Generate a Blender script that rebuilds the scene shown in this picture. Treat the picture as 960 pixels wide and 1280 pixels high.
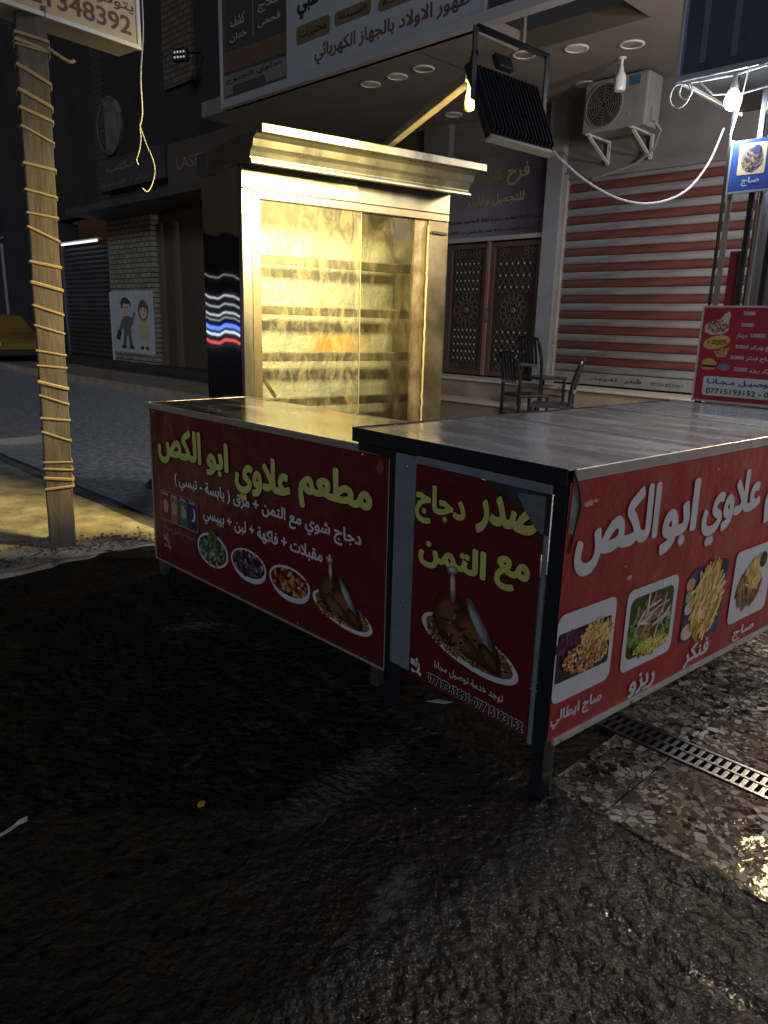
import bpy, bmesh, math, random
from mathutils import Vector, Matrix, noise
R = math.radians
rnd = random.Random(7)
for o in list(bpy.data.objects): bpy.data.objects.remove(o)
sc = bpy.context.scene
COL = sc.collection

# ------------------------------------------------------------------ camera, sky, sun, exposure
cam = bpy.data.cameras.new('camera'); cam_o = bpy.data.objects.new('camera', cam); COL.objects.link(cam_o)
cam.sensor_fit = 'VERTICAL'; cam.sensor_height = 36.0; cam.lens = 36.0 * 923.16 / 1280.0
cam.clip_start = 0.05; cam.clip_end = 500
PITCH, ROLL = R(14.3517), R(1.5697)
fw = Vector((0, math.cos(PITCH), -math.sin(PITCH))); rt = Vector((1, 0, 0)); up = rt.cross(fw)
r2 = rt * math.cos(ROLL) + up * math.sin(ROLL); u2 = -rt * math.sin(ROLL) + up * math.cos(ROLL)
m3 = Matrix((r2, u2, -fw)).transposed()
cam_o.matrix_world = Matrix.Translation((0, 0, 1.42)) @ m3.to_4x4()
sc.camera = cam_o

world = bpy.data.worlds.new('World'); sc.world = world; world.use_nodes = True
wn = world.node_tree.nodes; wl = world.node_tree.links
sky = wn.new('ShaderNodeTexSky'); sky.sky_type = 'NISHITA'; sky.sun_disc = False
sky.sun_elevation = R(-2.5); sky.sun_rotation = R(220)
wl.new(sky.outputs[0], wn['Background'].inputs[0]); wn['Background'].inputs[1].default_value = 0.15

sun = bpy.data.lights.new('sun', 'SUN'); sun.energy = 0.60; sun.angle = R(14); sun.color = (0.78, 0.86, 1.0)
sun_o = bpy.data.objects.new('sun', sun); COL.objects.link(sun_o)
sun_o.rotation_euler = Vector((0.10, 0.93, -0.34)).to_track_quat('-Z', 'Y').to_euler()

sc.view_settings.view_transform = 'Standard'; sc.view_settings.look = 'None'
sc.view_settings.exposure = 0.0; sc.view_settings.gamma = 1.0; sc.view_settings.use_curve_mapping = False
sc.cycles.use_denoising = True
sc.cycles.max_bounces = 8; sc.cycles.transparent_max_bounces = 12
sc.cycles.sample_clamp_indirect = 4.0; sc.cycles.caustics_reflective = False; sc.cycles.caustics_refractive = False

# ------------------------------------------------------------------ materials
MATS = {}
def mat(key, color=(.5, .5, .5), rough=.5, metal=0.0, var=0.0, vscale=6.0, bump=0.0, bscale=40.0, bdist=.004,
        emit=None, estr=0.0, spec=.5, color2=None, rvar=0.0, alpha=None, detail=4.0, stretch=None, coat=0.0):
    if key in MATS: return MATS[key]
    m = bpy.data.materials.new(key); m.use_nodes = True
    nt = m.node_tree; n = nt.nodes; l = nt.links; b = n['Principled BSDF']
    b.inputs['Base Color'].default_value = (*color, 1); b.inputs['Roughness'].default_value = rough
    b.inputs['Metallic'].default_value = metal; b.inputs['Specular IOR Level'].default_value = spec
    if coat: b.inputs['Coat Weight'].default_value = coat; b.inputs['Coat Roughness'].default_value = .1
    if emit: b.inputs['Emission Color'].default_value = (*emit, 1); b.inputs['Emission Strength'].default_value = estr
    src = None
    def coord():
        nonlocal src
        if src is None:
            tc = n.new('ShaderNodeTexCoord'); src = tc.outputs['Object']
            if stretch:
                mp = n.new('ShaderNodeMapping'); mp.inputs['Scale'].default_value = stretch
                l.new(src, mp.inputs[0]); src = mp.outputs[0]
        return src
    if var or color2 or rvar:
        t = n.new('ShaderNodeTexNoise'); t.inputs['Scale'].default_value = vscale; t.inputs['Detail'].default_value = detail
        t.inputs['Roughness'].default_value = .62
        l.new(coord(), t.inputs['Vector'])
        rp = n.new('ShaderNodeValToRGB'); l.new(t.outputs[0], rp.inputs[0])
        c2 = color2 if color2 else tuple(c * (1 - var) for c in color)
        rp.color_ramp.elements[0].position = .34; rp.color_ramp.elements[1].position = .66
        rp.color_ramp.elements[0].color = (*c2, 1); rp.color_ramp.elements[1].color = (*color, 1)
        l.new(rp.outputs[0], b.inputs['Base Color'])
        if rvar:
            mr = n.new('ShaderNodeMapRange'); mr.inputs[3].default_value = max(.02, rough - rvar); mr.inputs[4].default_value = min(1, rough + rvar)
            mr.inputs[1].default_value = .3; mr.inputs[2].default_value = .7
            l.new(t.outputs[0], mr.inputs[0]); l.new(mr.outputs[0], b.inputs['Roughness'])
    if bump:
        t2 = n.new('ShaderNodeTexNoise'); t2.inputs['Scale'].default_value = bscale; t2.inputs['Detail'].default_value = 5
        l.new(coord(), t2.inputs['Vector'])
        bp = n.new('ShaderNodeBump'); bp.inputs['Strength'].default_value = bump; bp.inputs['Distance'].default_value = bdist
        l.new(t2.outputs[0], bp.inputs['Height']); l.new(bp.outputs[0], b.inputs['Normal'])
    if alpha is not None: b.inputs['Alpha'].default_value = alpha
    MATS[key] = m
    return m
def flat(r, g, b, rough=.4):
    return mat('print_%d_%d_%d' % (r, g, b), (srgb(r), srgb(g), srgb(b)), rough, var=.12, vscale=25)
def srgb(v):
    v /= 255.0
    return v / 12.92 if v <= .04045 else ((v + .055) / 1.055) ** 2.4

def glass_mat(key, dirt=.12, dscale=9.0, dirtcol=(.55, .5, .4), tint=(.95, .98, 1), grough=.03, ior=1.5):
    if key in MATS: return MATS[key]
    m = bpy.data.materials.new(key); m.use_nodes = True; nt = m.node_tree; n = nt.nodes; l = nt.links
    out = n['Material Output']; n.remove(n['Principled BSDF'])
    tr = n.new('ShaderNodeBsdfTransparent'); tr.inputs[0].default_value = (*tint, 1)
    gl = n.new('ShaderNodeBsdfGlossy'); gl.inputs['Roughness'].default_value = grough
    fr = n.new('ShaderNodeFresnel'); fr.inputs[0].default_value = ior
    mx = n.new('ShaderNodeMixShader'); l.new(fr.outputs[0], mx.inputs[0]); l.new(tr.outputs[0], mx.inputs[1]); l.new(gl.outputs[0], mx.inputs[2])
    df = n.new('ShaderNodeBsdfDiffuse'); df.inputs[0].default_value = (*dirtcol, 1)
    tc = n.new('ShaderNodeTexCoord'); mp = n.new('ShaderNodeMapping'); mp.inputs['Scale'].default_value = (1, 1, .45)
    l.new(tc.outputs['Object'], mp.inputs[0])
    t = n.new('ShaderNodeTexNoise'); t.inputs['Scale'].default_value = dscale; t.inputs['Detail'].default_value = 8; t.inputs['Roughness'].default_value = .7
    t.inputs['Distortion'].default_value = .8
    l.new(mp.outputs[0], t.inputs['Vector'])
    mr = n.new('ShaderNodeMapRange'); mr.inputs[1].default_value = .45; mr.inputs[2].default_value = .8; mr.inputs[3].default_value = .02; mr.inputs[4].default_value = dirt * 3
    l.new(t.outputs[0], mr.inputs[0])
    m2 = n.new('ShaderNodeMixShader'); l.new(mr.outputs[0], m2.inputs[0]); l.new(mx.outputs[0], m2.inputs[1]); l.new(df.outputs[0], m2.inputs[2])
    l.new(m2.outputs[0], out.inputs[0])
    MATS[key] = m; return m

# ------------------------------------------------------------------ mesh helpers
class MB:
    def __init__(s): s.v = []; s.f = []; s.m = []
    def add(s, vs, fs, mi=0):
        k = len(s.v); s.v += [tuple(v) for v in vs]; s.f += [tuple(i + k for i in f) for f in fs]; s.m += [mi] * len(fs); return s
    def box(s, x0, x1, y0, y1, z0, z1, mi=0):
        return s.add([(x0,y0,z0),(x1,y0,z0),(x1,y1,z0),(x0,y1,z0),(x0,y0,z1),(x1,y0,z1),(x1,y1,z1),(x0,y1,z1)],
                     [(0,3,2,1),(4,5,6,7),(0,1,5,4),(1,2,6,5),(2,3,7,6),(3,0,4,7)], mi)
    def bar(s, a, b, w, h, mi=0, upv=(0, 0, 1)):
        a = Vector(a); b = Vector(b); d = (b - a).normalized(); uv = Vector(upv)
        if abs(d.dot(uv)) > .98: uv = Vector((1, 0, 0))
        x = d.cross(uv).normalized() * w / 2; z = x.cross(d).normalized() * h / 2
        return s.add([a-x-z, a+x-z, a+x+z, a-x+z, b-x-z, b+x-z, b+x+z, b-x+z],
                     [(3,2,1,0),(4,5,6,7),(0,1,5,4),(1,2,6,5),(2,3,7,6),(3,0,4,7)], mi)
    def tube(s, pts, r, n=8, mi=0, cap=True, closed=False):
        pts = [Vector(p) for p in pts]; N = len(pts); rr = r if isinstance(r, (list, tuple)) else [r] * N
        ref = Vector((.13, .27, .95)); base = len(s.v); vs = []
        for i, p in enumerate(pts):
            if closed: d = pts[(i + 1) % N] - pts[i - 1]
            else: d = pts[min(i + 1, N - 1)] - pts[max(i - 1, 0)]
            d.normalize()
            x = d.cross(ref)
            if x.length < .1: x = d.cross(Vector((1, 0, 0)))
            x.normalize(); y = d.cross(x)
            vs += [p + (x * math.cos(2*math.pi*k/n) + y * math.sin(2*math.pi*k/n)) * rr[i] for k in range(n)]
        fs = []
        for i in range(N if closed else N - 1):
            j = (i + 1) % N
            fs += [(i*n+k, i*n+(k+1) % n, j*n+(k+1) % n, j*n+k) for k in range(n)]
        if cap and not closed: fs += [tuple(range(n))[::-1], tuple((N-1)*n + k for k in range(n))]
        return s.add(vs, fs, mi)
    def lathe(s, prof, n=16, c=(0, 0, 0), ax='z', mi=0):
        vs = []
        for r_, h in prof:
            for k in range(n):
                a = 2*math.pi*k/n; x, y = r_*math.cos(a), r_*math.sin(a)
                p = (x, y, h) if ax == 'z' else ((x, h, y) if ax == 'y' else (h, x, y))
                vs.append((p[0]+c[0], p[1]+c[1], p[2]+c[2]))
        N = len(prof); fs = []
        for i in range(N-1): fs += [(i*n+k, i*n+(k+1) % n, (i+1)*n+(k+1) % n, (i+1)*n+k) for k in range(n)]
        fs += [tuple(range(n))[::-1], tuple((N-1)*n+k for k in range(n))]
        return s.add(vs, fs, mi)
    def extr(s, prof, x0, x1, mi=0):                 # profile of (y, z) pushed along x
        n = len(prof)
        return s.add([(x0, y, z) for y, z in prof] + [(x1, y, z) for y, z in prof],
                     [tuple(range(n))[::-1], tuple(range(n, 2*n))] + [(k, (k+1) % n, n+(k+1) % n, n+k) for k in range(n)], mi)
    def prism(s, poly, z0, z1, mi=0):                # polygon of (x, y) pushed along z
        n = len(poly)
        return s.add([(x, y, z0) for x, y in poly] + [(x, y, z1) for x, y in poly],
                     [tuple(range(n))[::-1], tuple(range(n, 2*n))] + [(k, (k+1) % n, n+(k+1) % n, n+k) for k in range(n)], mi)
    def poly(s, pts, mi=0): return s.add(pts, [tuple(range(len(pts)))], mi)

def mesh_of(mb, name, mats):
    me = bpy.data.meshes.new(name); me.from_pydata(mb.v, [], mb.f)
    for m in (mats if isinstance(mats, (list, tuple)) else [mats]): me.materials.append(m)
    if any(mb.m): me.polygons.foreach_set('material_index', mb.m)
    bm = bmesh.new(); bm.from_mesh(me); bmesh.ops.recalc_face_normals(bm, faces=bm.faces); bm.to_mesh(me); bm.free()
    me.update(); return me
def link(name, me, parent=None, loc=(0, 0, 0), rot=(0, 0, 0)):
    o = bpy.data.objects.new(name, me); COL.objects.link(o); o.location = loc; o.rotation_euler = rot
    if parent: o.parent = parent
    return o
def part(parent, name, mb, mats, smooth=False, bev=0.0, loc=(0, 0, 0), rot=(0, 0, 0), label=None):
    me = mesh_of(mb, name, mats)
    if smooth:
        for p in me.polygons: p.use_smooth = True
        try: me.set_sharp_from_angle(angle=R(38))
        except Exception: pass
    o = link(name, me, parent, loc, rot)
    if bev:
        md = o.modifiers.new('bevel', 'BEVEL'); md.width = bev; md.segments = 2; md.limit_method = 'ANGLE'
    if label: o['label'] = label
    return o
def tag(o, label=None, cat=None, group=None, kind=None):
    for k, v in (('label', label), ('category', cat), ('group', group), ('kind', kind)):
        if v: o[k] = v
    return o
def thing(name, label, cat, loc=(0, 0, 0), ang=0.0, group=None):
    o = bpy.data.objects.new(name, None); COL.objects.link(o); o.empty_display_size = .1
    o.location = loc; o.rotation_euler = (0, 0, ang)
    return tag(o, label, cat, group)
def solo(name, mb, mats, label, cat, loc=(0, 0, 0), rot=(0, 0, 0), smooth=False, bev=0.0, group=None):
    return tag(part(None, name, mb, mats, smooth, bev, loc, rot), label, cat, group)
def struct(name, mb, mats, loc=(0, 0, 0), rot=(0, 0, 0), smooth=False):
    return tag(part(None, name, mb, mats, smooth, 0, loc, rot), kind='structure')

# ------------------------------------------------------------------ lettering (Arabic letters joined into their presentation forms)
_base = {'ا':0xFE8D,'ب':0xFE8F,'ة':0xFE93,'ت':0xFE95,'ث':0xFE99,'ج':0xFE9D,'ح':0xFEA1,'خ':0xFEA5,'د':0xFEA9,'ذ':0xFEAB,'ر':0xFEAD,'ز':0xFEAF,
         'س':0xFEB1,'ش':0xFEB5,'ص':0xFEB9,'ض':0xFEBD,'ط':0xFEC1,'ظ':0xFEC5,'ع':0xFEC9,'غ':0xFECD,'ف':0xFED1,'ق':0xFED5,'ك':0xFED9,'ل':0xFEDD,
         'م':0xFEE1,'ن':0xFEE5,'ه':0xFEE9,'و':0xFEED,'ى':0xFEEF,'ي':0xFEF1,'ئ':0xFE89}
_right = set('اةدذرزوى')
def shape(t):
    out = []; n = len(t); i = 0
    joins = lambda c: c in _base or c == 'ـ'
    while i < n:
        c = t[i]
        if c in _base:
            pv = i > 0 and (t[i-1] == 'ـ' or (t[i-1] in _base and t[i-1] not in _right))
            if c == 'ل' and i + 1 < n and t[i+1] == 'ا':
                out.append(chr(0xFEFC if pv else 0xFEFB)); i += 2; continue
            nx = c not in _right and i + 1 < n and joins(t[i+1])
            out.append(chr(_base[c] + (3 if pv and nx else 2 if nx else 1 if pv else 0)))
        else: out.append(c)
        i += 1
    s = ''.join(out)[::-1].translate(str.maketrans('()', ')('))
    res = ''; run = ''                                   # numbers keep their own order
    for c in s:
        if c.isascii() and (c.isdigit() or c == '.'): run = c + run
        else: res += run + c; run = ''
    return res + run
_glyph = {}; _adv = {}
def _contours(body):                                       # outlines of the glyphs as closed polygons
    cu = bpy.data.curves.new('lettering', 'FONT'); cu.body = body
    o = bpy.data.objects.new('lettering', cu); COL.objects.link(o)
    dg = bpy.context.evaluated_depsgraph_get(); cv = o.to_curve(dg, apply_modifiers=False); P = []
    for sp in cv.splines:
        if sp.type != 'BEZIER': P.append([(p.co.x, p.co.y) for p in sp.points]); continue
        b = sp.bezier_points; n = len(b); pts = []
        for k in range(n):
            p0, p1, p2, p3 = b[k].co, b[k].handle_right, b[(k+1) % n].handle_left, b[(k+1) % n].co
            straight = (p1-p0).cross(p3-p0).length + (p2-p0).cross(p3-p0).length < 1e-5
            for t in ((0,) if straight else (0, .25, .5, .75)):
                q = p0*(1-t)**3 + p1*3*t*(1-t)**2 + p2*3*t*t*(1-t) + p3*t**3
                if not pts or abs(q.x-pts[-1][0]) + abs(q.y-pts[-1][1]) > 1e-4: pts.append((q.x, q.y))
        if len(pts) > 2: P.append(pts)
    o.to_curve_clear(); bpy.data.objects.remove(o); bpy.data.curves.remove(cu)
    return P
def _area(p): return .5*sum(p[i-1][0]*p[i][1] - p[i][0]*p[i-1][1] for i in range(len(p)))
def _in(pt, p):
    c = False
    for i in range(len(p)):
        (x1, y1), (x2, y2) = p[i-1], p[i]
        if (y1 > pt[1]) != (y2 > pt[1]) and pt[0] < (x2-x1)*(pt[1]-y1)/(y2-y1) + x1: c = not c
    return c
def _eval_text(body, off):
    P = _contours(body); A = [_area(p) for p in P]
    if not P: return [], []
    big = max(range(len(P)), key=lambda i: abs(A[i])); sg = 1 if A[big] > 0 else -1
    outs = [i for i in range(len(P)) if A[i]*sg > 0]; V, F = [], []
    holes = {i: [] for i in outs}
    for h in range(len(P)):
        if A[h]*sg > 0: continue
        own = [i for i in outs if _in(P[h][0], P[i])]
        if own: holes[min(own, key=lambda i: abs(A[i]))].append(h)
    from mathutils.geometry import tessellate_polygon
    for k, i in enumerate(outs):
        rings = [P[i]] + [P[h] for h in holes[i]]; b = len(V)
        V += [(x, y, .00003*(k+1)) for r_ in rings for x, y in r_]
        F += [tuple(b+q for q in t) for t in tessellate_polygon([[Vector((x, y, 0)) for x, y in r_] for r_ in rings])]
    if off > 0:                                            # bold: a stroke of that width drawn along every outline
        for r_ in P:
            n = len(r_)
            for i in range(n):
                a, b_, c = Vector(r_[i-1]), Vector(r_[i]), Vector(r_[(i+1) % n]); u = b_-a
                if u.length < 1e-6: continue
                u.normalize(); w = Vector((-u.y, u.x))*off; d = .00016 + .00003*(i % 4); k = len(V)
                V += [(*(a-w), d), (*(b_-w), d), (*(b_+w), d), (*(a+w), d)]; F.append((k, k+1, k+2, k+3))
                v = c-b_
                if v.length > 1e-6 and u.dot(v.normalized()) < .97:
                    k = len(V); d += .00013
                    V += [(b_.x + off*math.cos(t*math.pi/4), b_.y + off*math.sin(t*math.pi/4), d) for t in range(8)]; F.append(tuple(range(k, k+8)))
    return V, F
def glyph(c, off):
    if (c, off) not in _glyph: _glyph[c, off] = _eval_text(c, off) if c != ' ' else ([], [])
    return _glyph[c, off]
def advance(c):
    mx = lambda t: max(x for p in _contours(t) for x, _ in p)
    if '|' not in _adv: _adv['|'] = mx('|')
    if c not in _adv: _adv[c] = mx(c + '|') - _adv['|']
    return _adv[c]
def text_data(s, off):                                     # glyph by glyph, so that joined letters never cut holes in each other
    V, F, D, x = [], [], [], 0.0
    for i, c in enumerate(s):
        gv, gf = glyph(c, off); k = len(V)
        V += [(a + x, b, .00035 * (i % 2) + e) for a, b, e in gv]; F += [tuple(j + k for j in f) for f in gf]; x += advance(c)
    return V, F
def place_text(parent, body, x0, x1, z0, z1, y, m, off=.02, face='-y', outline=None, ooff=.03, name='lettering', arabic=True):
    s = shape(body) if arabic else body
    V, F = text_data(s, off); xs = [v[0] for v in V]; ys = [v[1] for v in V]
    ax, bx, ay, by = min(xs), max(xs), min(ys), max(ys); kx = (x1-x0)/(bx-ax); kz = (z1-z0)/(by-ay)
    def put(V, F, mt, yy, nm):
        P = [(x0 + (a-ax)*kx, z0 + (b-ay)*kz, d) for a, b, d in V]
        me = bpy.data.meshes.new(nm); me.from_pydata([((a, -yy-d, b) if face == '-y' else (yy+d, a, b)) for a, b, d in P], [], F); me.materials.append(mt); me.update()
        return link(nm, me, parent)
    if outline is not None: put(*text_data(s, off+ooff), outline, y, name + '_outline')
    return put(V, F, m, y + .0012, name)
# ------------------------------------------------------------------ frames of the place
A_ANG = math.atan2(-.714, .70); A_O = (-1.27, 3.99, 0)          # street counter: x along the kerb to the right, y away from the street
B_ANG = math.atan2(-.762, .648); B_O = (.508, 2.0, 0)           # serving counter: origin at its street corner
C_ANG = math.atan2(.566, .824); C_O = (-.89, 4.66, 0)           # rotisserie cabinet
F_ANG = math.atan2(-.709, .705); F_O = (2.255, 10.423, 0)       # shop row
K_O = (1.8, 4.36, 0)                                            # kiosk
def to_world(o, ang, p):
    c, s = math.cos(ang), math.sin(ang)
    return Vector((o[0] + p[0]*c - p[1]*s, o[1] + p[0]*s + p[1]*c, p[2]))

# ------------------------------------------------------------------ ground
def ground_material():
    m = bpy.data.materials.new('wet_street'); m.use_nodes = True; nt = m.node_tree; n = nt.nodes; l = nt.links; b = n['Principled BSDF']
    tc = n.new('ShaderNodeTexCoord'); P = tc.outputs['Object']
    def tn(scale, detail=6, rough=.6, vec=P):
        t = n.new('ShaderNodeTexNoise'); t.inputs['Scale'].default_value = scale; t.inputs['Detail'].default_value = detail; t.inputs['Roughness'].default_value = rough
        l.new(vec, t.inputs['Vector']); return t.outputs[0]
    def mr(src, a, bb, c, d):
        q = n.new('ShaderNodeMapRange'); q.inputs[1].default_value = a; q.inputs[2].default_value = bb; q.inputs[3].default_value = c; q.inputs[4].default_value = d
        l.new(src, q.inputs[0]); return q.outputs[0]
    def ma(op, a, bb):
        q = n.new('ShaderNodeMath'); q.operation = op
        for i, v in enumerate((a, bb)):
            if isinstance(v, (int, float)): q.inputs[i].default_value = v
            else: l.new(v, q.inputs[i])
        return q.outputs[0]
    big = tn(1.3, 4); mid = tn(11, 10, .78); fine = tn(70, 4)
    rp = n.new('ShaderNodeValToRGB'); l.new(mid, rp.inputs[0]); e = rp.color_ramp.elements
    e[0].position = .3; e[0].color = (.006, .0055, .005, 1); e[1].position = .74; e[1].color = (.052, .044, .035, 1)
    col = rp.outputs[0]
    # dried mortar smears, each an ellipse with a broken edge
    mask = None
    for cx, cy, ang, sx, sy in ((-.10, 2.10, 48, .62, .19), (.05, 1.62, 62, .27, .10), (-.62, 2.2, 70, .1, .03), (.4, 3.05, 30, .34, .16), (-.9, 3.3, 10, .3, .1)):
        mp = n.new('ShaderNodeMapping'); mp.vector_type = 'TEXTURE'
        mp.inputs['Location'].default_value = (cx, cy, 0); mp.inputs['Rotation'].default_value = (0, 0, R(ang)); mp.inputs['Scale'].default_value = (sx, sy, 1)
        l.new(P, mp.inputs[0]); ln = n.new('ShaderNodeVectorMath'); ln.operation = 'LENGTH'
        sep = n.new('ShaderNodeSeparateXYZ'); l.new(mp.outputs[0], sep.inputs[0]); cb = n.new('ShaderNodeCombineXYZ'); l.new(sep.outputs[0], cb.inputs[0]); l.new(sep.outputs[1], cb.inputs[1])
        l.new(cb.outputs[0], ln.inputs[0])
        v = mr(ln.outputs['Value'], .2, 1.15, 1, 0)
        mask = v if mask is None else ma('MAXIMUM', mask, v)
    brk = tn(30, 8, .8)
    msk = mr(ma('MULTIPLY', mask, brk), .32, .50, 0, 1)
    mx = n.new('ShaderNodeMix'); mx.data_type = 'RGBA'; l.new(msk, mx.inputs[0]); l.new(col, mx.inputs[6]); mx.inputs[7].default_value = (.10, .096, .096, 1)
    l.new(mx.outputs[2], b.inputs['Base Color'])
    ro = ma('ADD', mr(big, .35, .65, .05, .15), mr(fine, .3, .7, -.02, .05))
    sx = n.new('ShaderNodeSeparateXYZ'); l.new(P, sx.inputs[0])              # wet towards the terrazzo, drying out to the left
    wet = mr(ma('ADD', ma('ADD', sx.outputs[0], ma('MULTIPLY', sx.outputs[1], -.28)), ma('MULTIPLY', tn(2.4, 5), 1.5)), -.15, .45, 0, 1)
    dry = mr(wet, 0, 1, .5, 0)
    l.new(ma('MAXIMUM', ma('ADD', ro, dry), ma('MULTIPLY', msk, .75)), b.inputs['Roughness'])
    l.new(mr(wet, 0, 1, .10, .55), b.inputs['Specular IOR Level'])
    h = ma('ADD', ma('MULTIPLY', tn(9, 2, .5), .5), ma('MULTIPLY', tn(31, 3, .52), .85))
    vo = n.new('ShaderNodeTexVoronoi'); vo.feature = 'DISTANCE_TO_EDGE'; vo.inputs['Scale'].default_value = 1.1
    wp_ = n.new('ShaderNodeTexNoise'); wp_.inputs['Scale'].default_value = 5; wp_.inputs['Detail'].default_value = 5; l.new(P, wp_.inputs['Vector'])
    mv = n.new('ShaderNodeMix'); mv.data_type = 'VECTOR'; mv.inputs[0].default_value = .18; l.new(P, mv.inputs[4]); l.new(wp_.outputs['Color'], mv.inputs[5]); l.new(mv.outputs[1], vo.inputs['Vector'])
    crack = mr(vo.outputs['Distance'], 0, .012, 0, 1)
    h = ma('ADD', h, ma('ADD', ma('MULTIPLY', crack, .12), ma('MULTIPLY', tn(75, 5, .7), .12)))
    bp = n.new('ShaderNodeBump'); bp.inputs['Strength'].default_value = 1.0; bp.inputs['Distance'].default_value = .042
    l.new(h, bp.inputs['Height']); l.new(bp.outputs[0], b.inputs['Normal'])
    return m
def axis(lo, a, bq, hi, fine, grow):
    v = [a + i*fine for i in range(int((bq-a)/fine)+1)]; x = v[-1]; st = fine
    while x < hi: st *= grow; x += st; v.append(min(x, hi))
    x = a; st = fine; w = []
    while x > lo: st *= grow; x -= st; w.append(max(x, lo))
    return w[::-1] + v
def a_frame(x, y):
    dx, dy = x - A_O[0], y - A_O[1]
    return dx*.70 - dy*.714, dx*.714 + dy*.70
gx = axis(-120, -1.5, 1.35, 120, .0115, 1.06); gy = axis(-60, .78, 2.5, 200, .0115, 1.06)
gv = []
for y in gy:
    for x in gx:
        ax_, ay_ = a_frame(x, y); z = -.022
        if ay_ < .2 and -3.2 < x < 3 and 0 < y < 6.5:
            p = Vector((x*1.0, y*1.0, 0))
            wv_ = p + Vector((noise.noise(p*6), noise.noise(p*6 + Vector((9, 3, 1))), 0))*.05
            h = noise.noise(p*2.1)*.008 + noise.noise(p*7.3)*.006 + (.5 - abs(noise.noise(wv_*13)))*.009 + (.5 - abs(noise.noise(wv_*29)))*.007 + noise.noise(p*60)*.0022 - .006
            if ay_ > -.36: h = h*.5 + .010*min(1, (ay_ + .36)/.2)
            gro = max(math.exp(-((ay_ + .36 + .02*noise.noise(p*3))/.010)**2), .8*math.exp(-((ax_ - 3.32 + .02*noise.noise(p*4))/.009)**2) if ay_ < -.36 else 0, .8*math.exp(-((ax_ - 1.7 + .05*noise.noise(p*3))/.009)**2) if ay_ < -.36 else 0)
            z += max(-.02, min(.014, h)) - .007*gro - (.003 if ay_ < -.36 else 0)
            z += math.exp(-((ay_ + .055)/.05)**2)*(.013 + .012*noise.noise(p*8) + .006*noise.noise(p*27))
        gv.append((x, y, z))
W = len(gx); gf = [(j*W+i, j*W+i+1, (j+1)*W+i+1, (j+1)*W+i) for j in range(len(gy)-1) for i in range(W-1)]
me = bpy.data.meshes.new('street'); me.from_pydata(gv, [], gf); me.materials.append(ground_material())
for p in me.polygons: p.use_smooth = True
tag(link('street', me), kind='structure')

# pavement behind the kerb line: wet rough concrete on the left, terrazzo tiles on the right
wet_conc = mat('wet_concrete', (.55, .58, .63), .42, var=.6, vscale=14, bump=.9, bscale=24, bdist=.02, rvar=.14)
pav = MB()
N = 46
for (x0, x1, y0, y1, nx, ny) in ((-36, 1.45, .55, 10.3, 150, 60),):
    k = len(pav.v)
    for j in range(ny+1):
        for i in range(nx+1):
            t = i/nx; x = x1 + (x0-x1)*t**1.6; u = j/ny; y = y0 + (y1-y0)*u**1.5
            pav.v.append((x, y, -.004 + noise.noise(Vector((x*1.1, y*1.1, 2)))*.010 + noise.noise(Vector((x*5, y*5, 7)))*.004))
    for j in range(ny):
        for i in range(nx): pav.f.append((k+j*(nx+1)+i, k+j*(nx+1)+i+1, k+(j+1)*(nx+1)+i+1, k+(j+1)*(nx+1)+i)); pav.m.append(0)
struct('pavement', pav, wet_conc, A_O, (0, 0, A_ANG), smooth=True)
# sandy concrete apron at the left, its broken edge towards the street
edg = MB(); nx, ny = 110, 40
for j in range(ny+1):
    for i in range(nx+1):
        t = i/nx; y = -1.9 + 2.31*j/ny; xe = -.56 + .07*noise.noise(Vector((1, y*2.3, 3))) + .03*noise.noise(Vector((1, y*8, 3)))
        x = xe - 9*t**2.2; z = (-.045 if i == 0 else .006) + noise.noise(Vector((x*3, y*3, 5)))*.007 + noise.noise(Vector((x*11, y*11, 5)))*.003
        if i == 1: x = xe - .012; z -= .006
        edg.v.append((x, y, z))
for j in range(ny):
    for i in range(nx): edg.f.append((j*(nx+1)+i, j*(nx+1)+i+1, (j+1)*(nx+1)+i+1, (j+1)*(nx+1)+i)); edg.m.append(0)
sand = mat('sandy_concrete', (.56, .50, .40), .7, var=.55, vscale=5, bump=.7, bscale=45, bdist=.012)
struct('apron', edg, sand, A_O, (0, 0, A_ANG), smooth=True)
# dry channel with a broken lip that carries on from the drain
ch = MB(); ch.box(-9, 1.45, .42, .55, -.05, -.010); struct('drain_channel', ch, mat('channel_dirt', (.22, .22, .22), .7, var=.5, vscale=5, bump=.6), A_O, (0, 0, A_ANG))
lip = MB()
for yy in (.415, .56):
    pts = [(-9 + i*.3, yy + .012*noise.noise(Vector((i*.7, yy*9, 0))), -.002 + .004*noise.noise(Vector((i*.9, yy*5, 4)))) for i in range(35)]
    lip.tube(pts, .006, 5)
struct('channel_lip', lip, mat('lip_concrete', (.02, .02, .02), .7), A_O, (0, 0, A_ANG))

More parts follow.
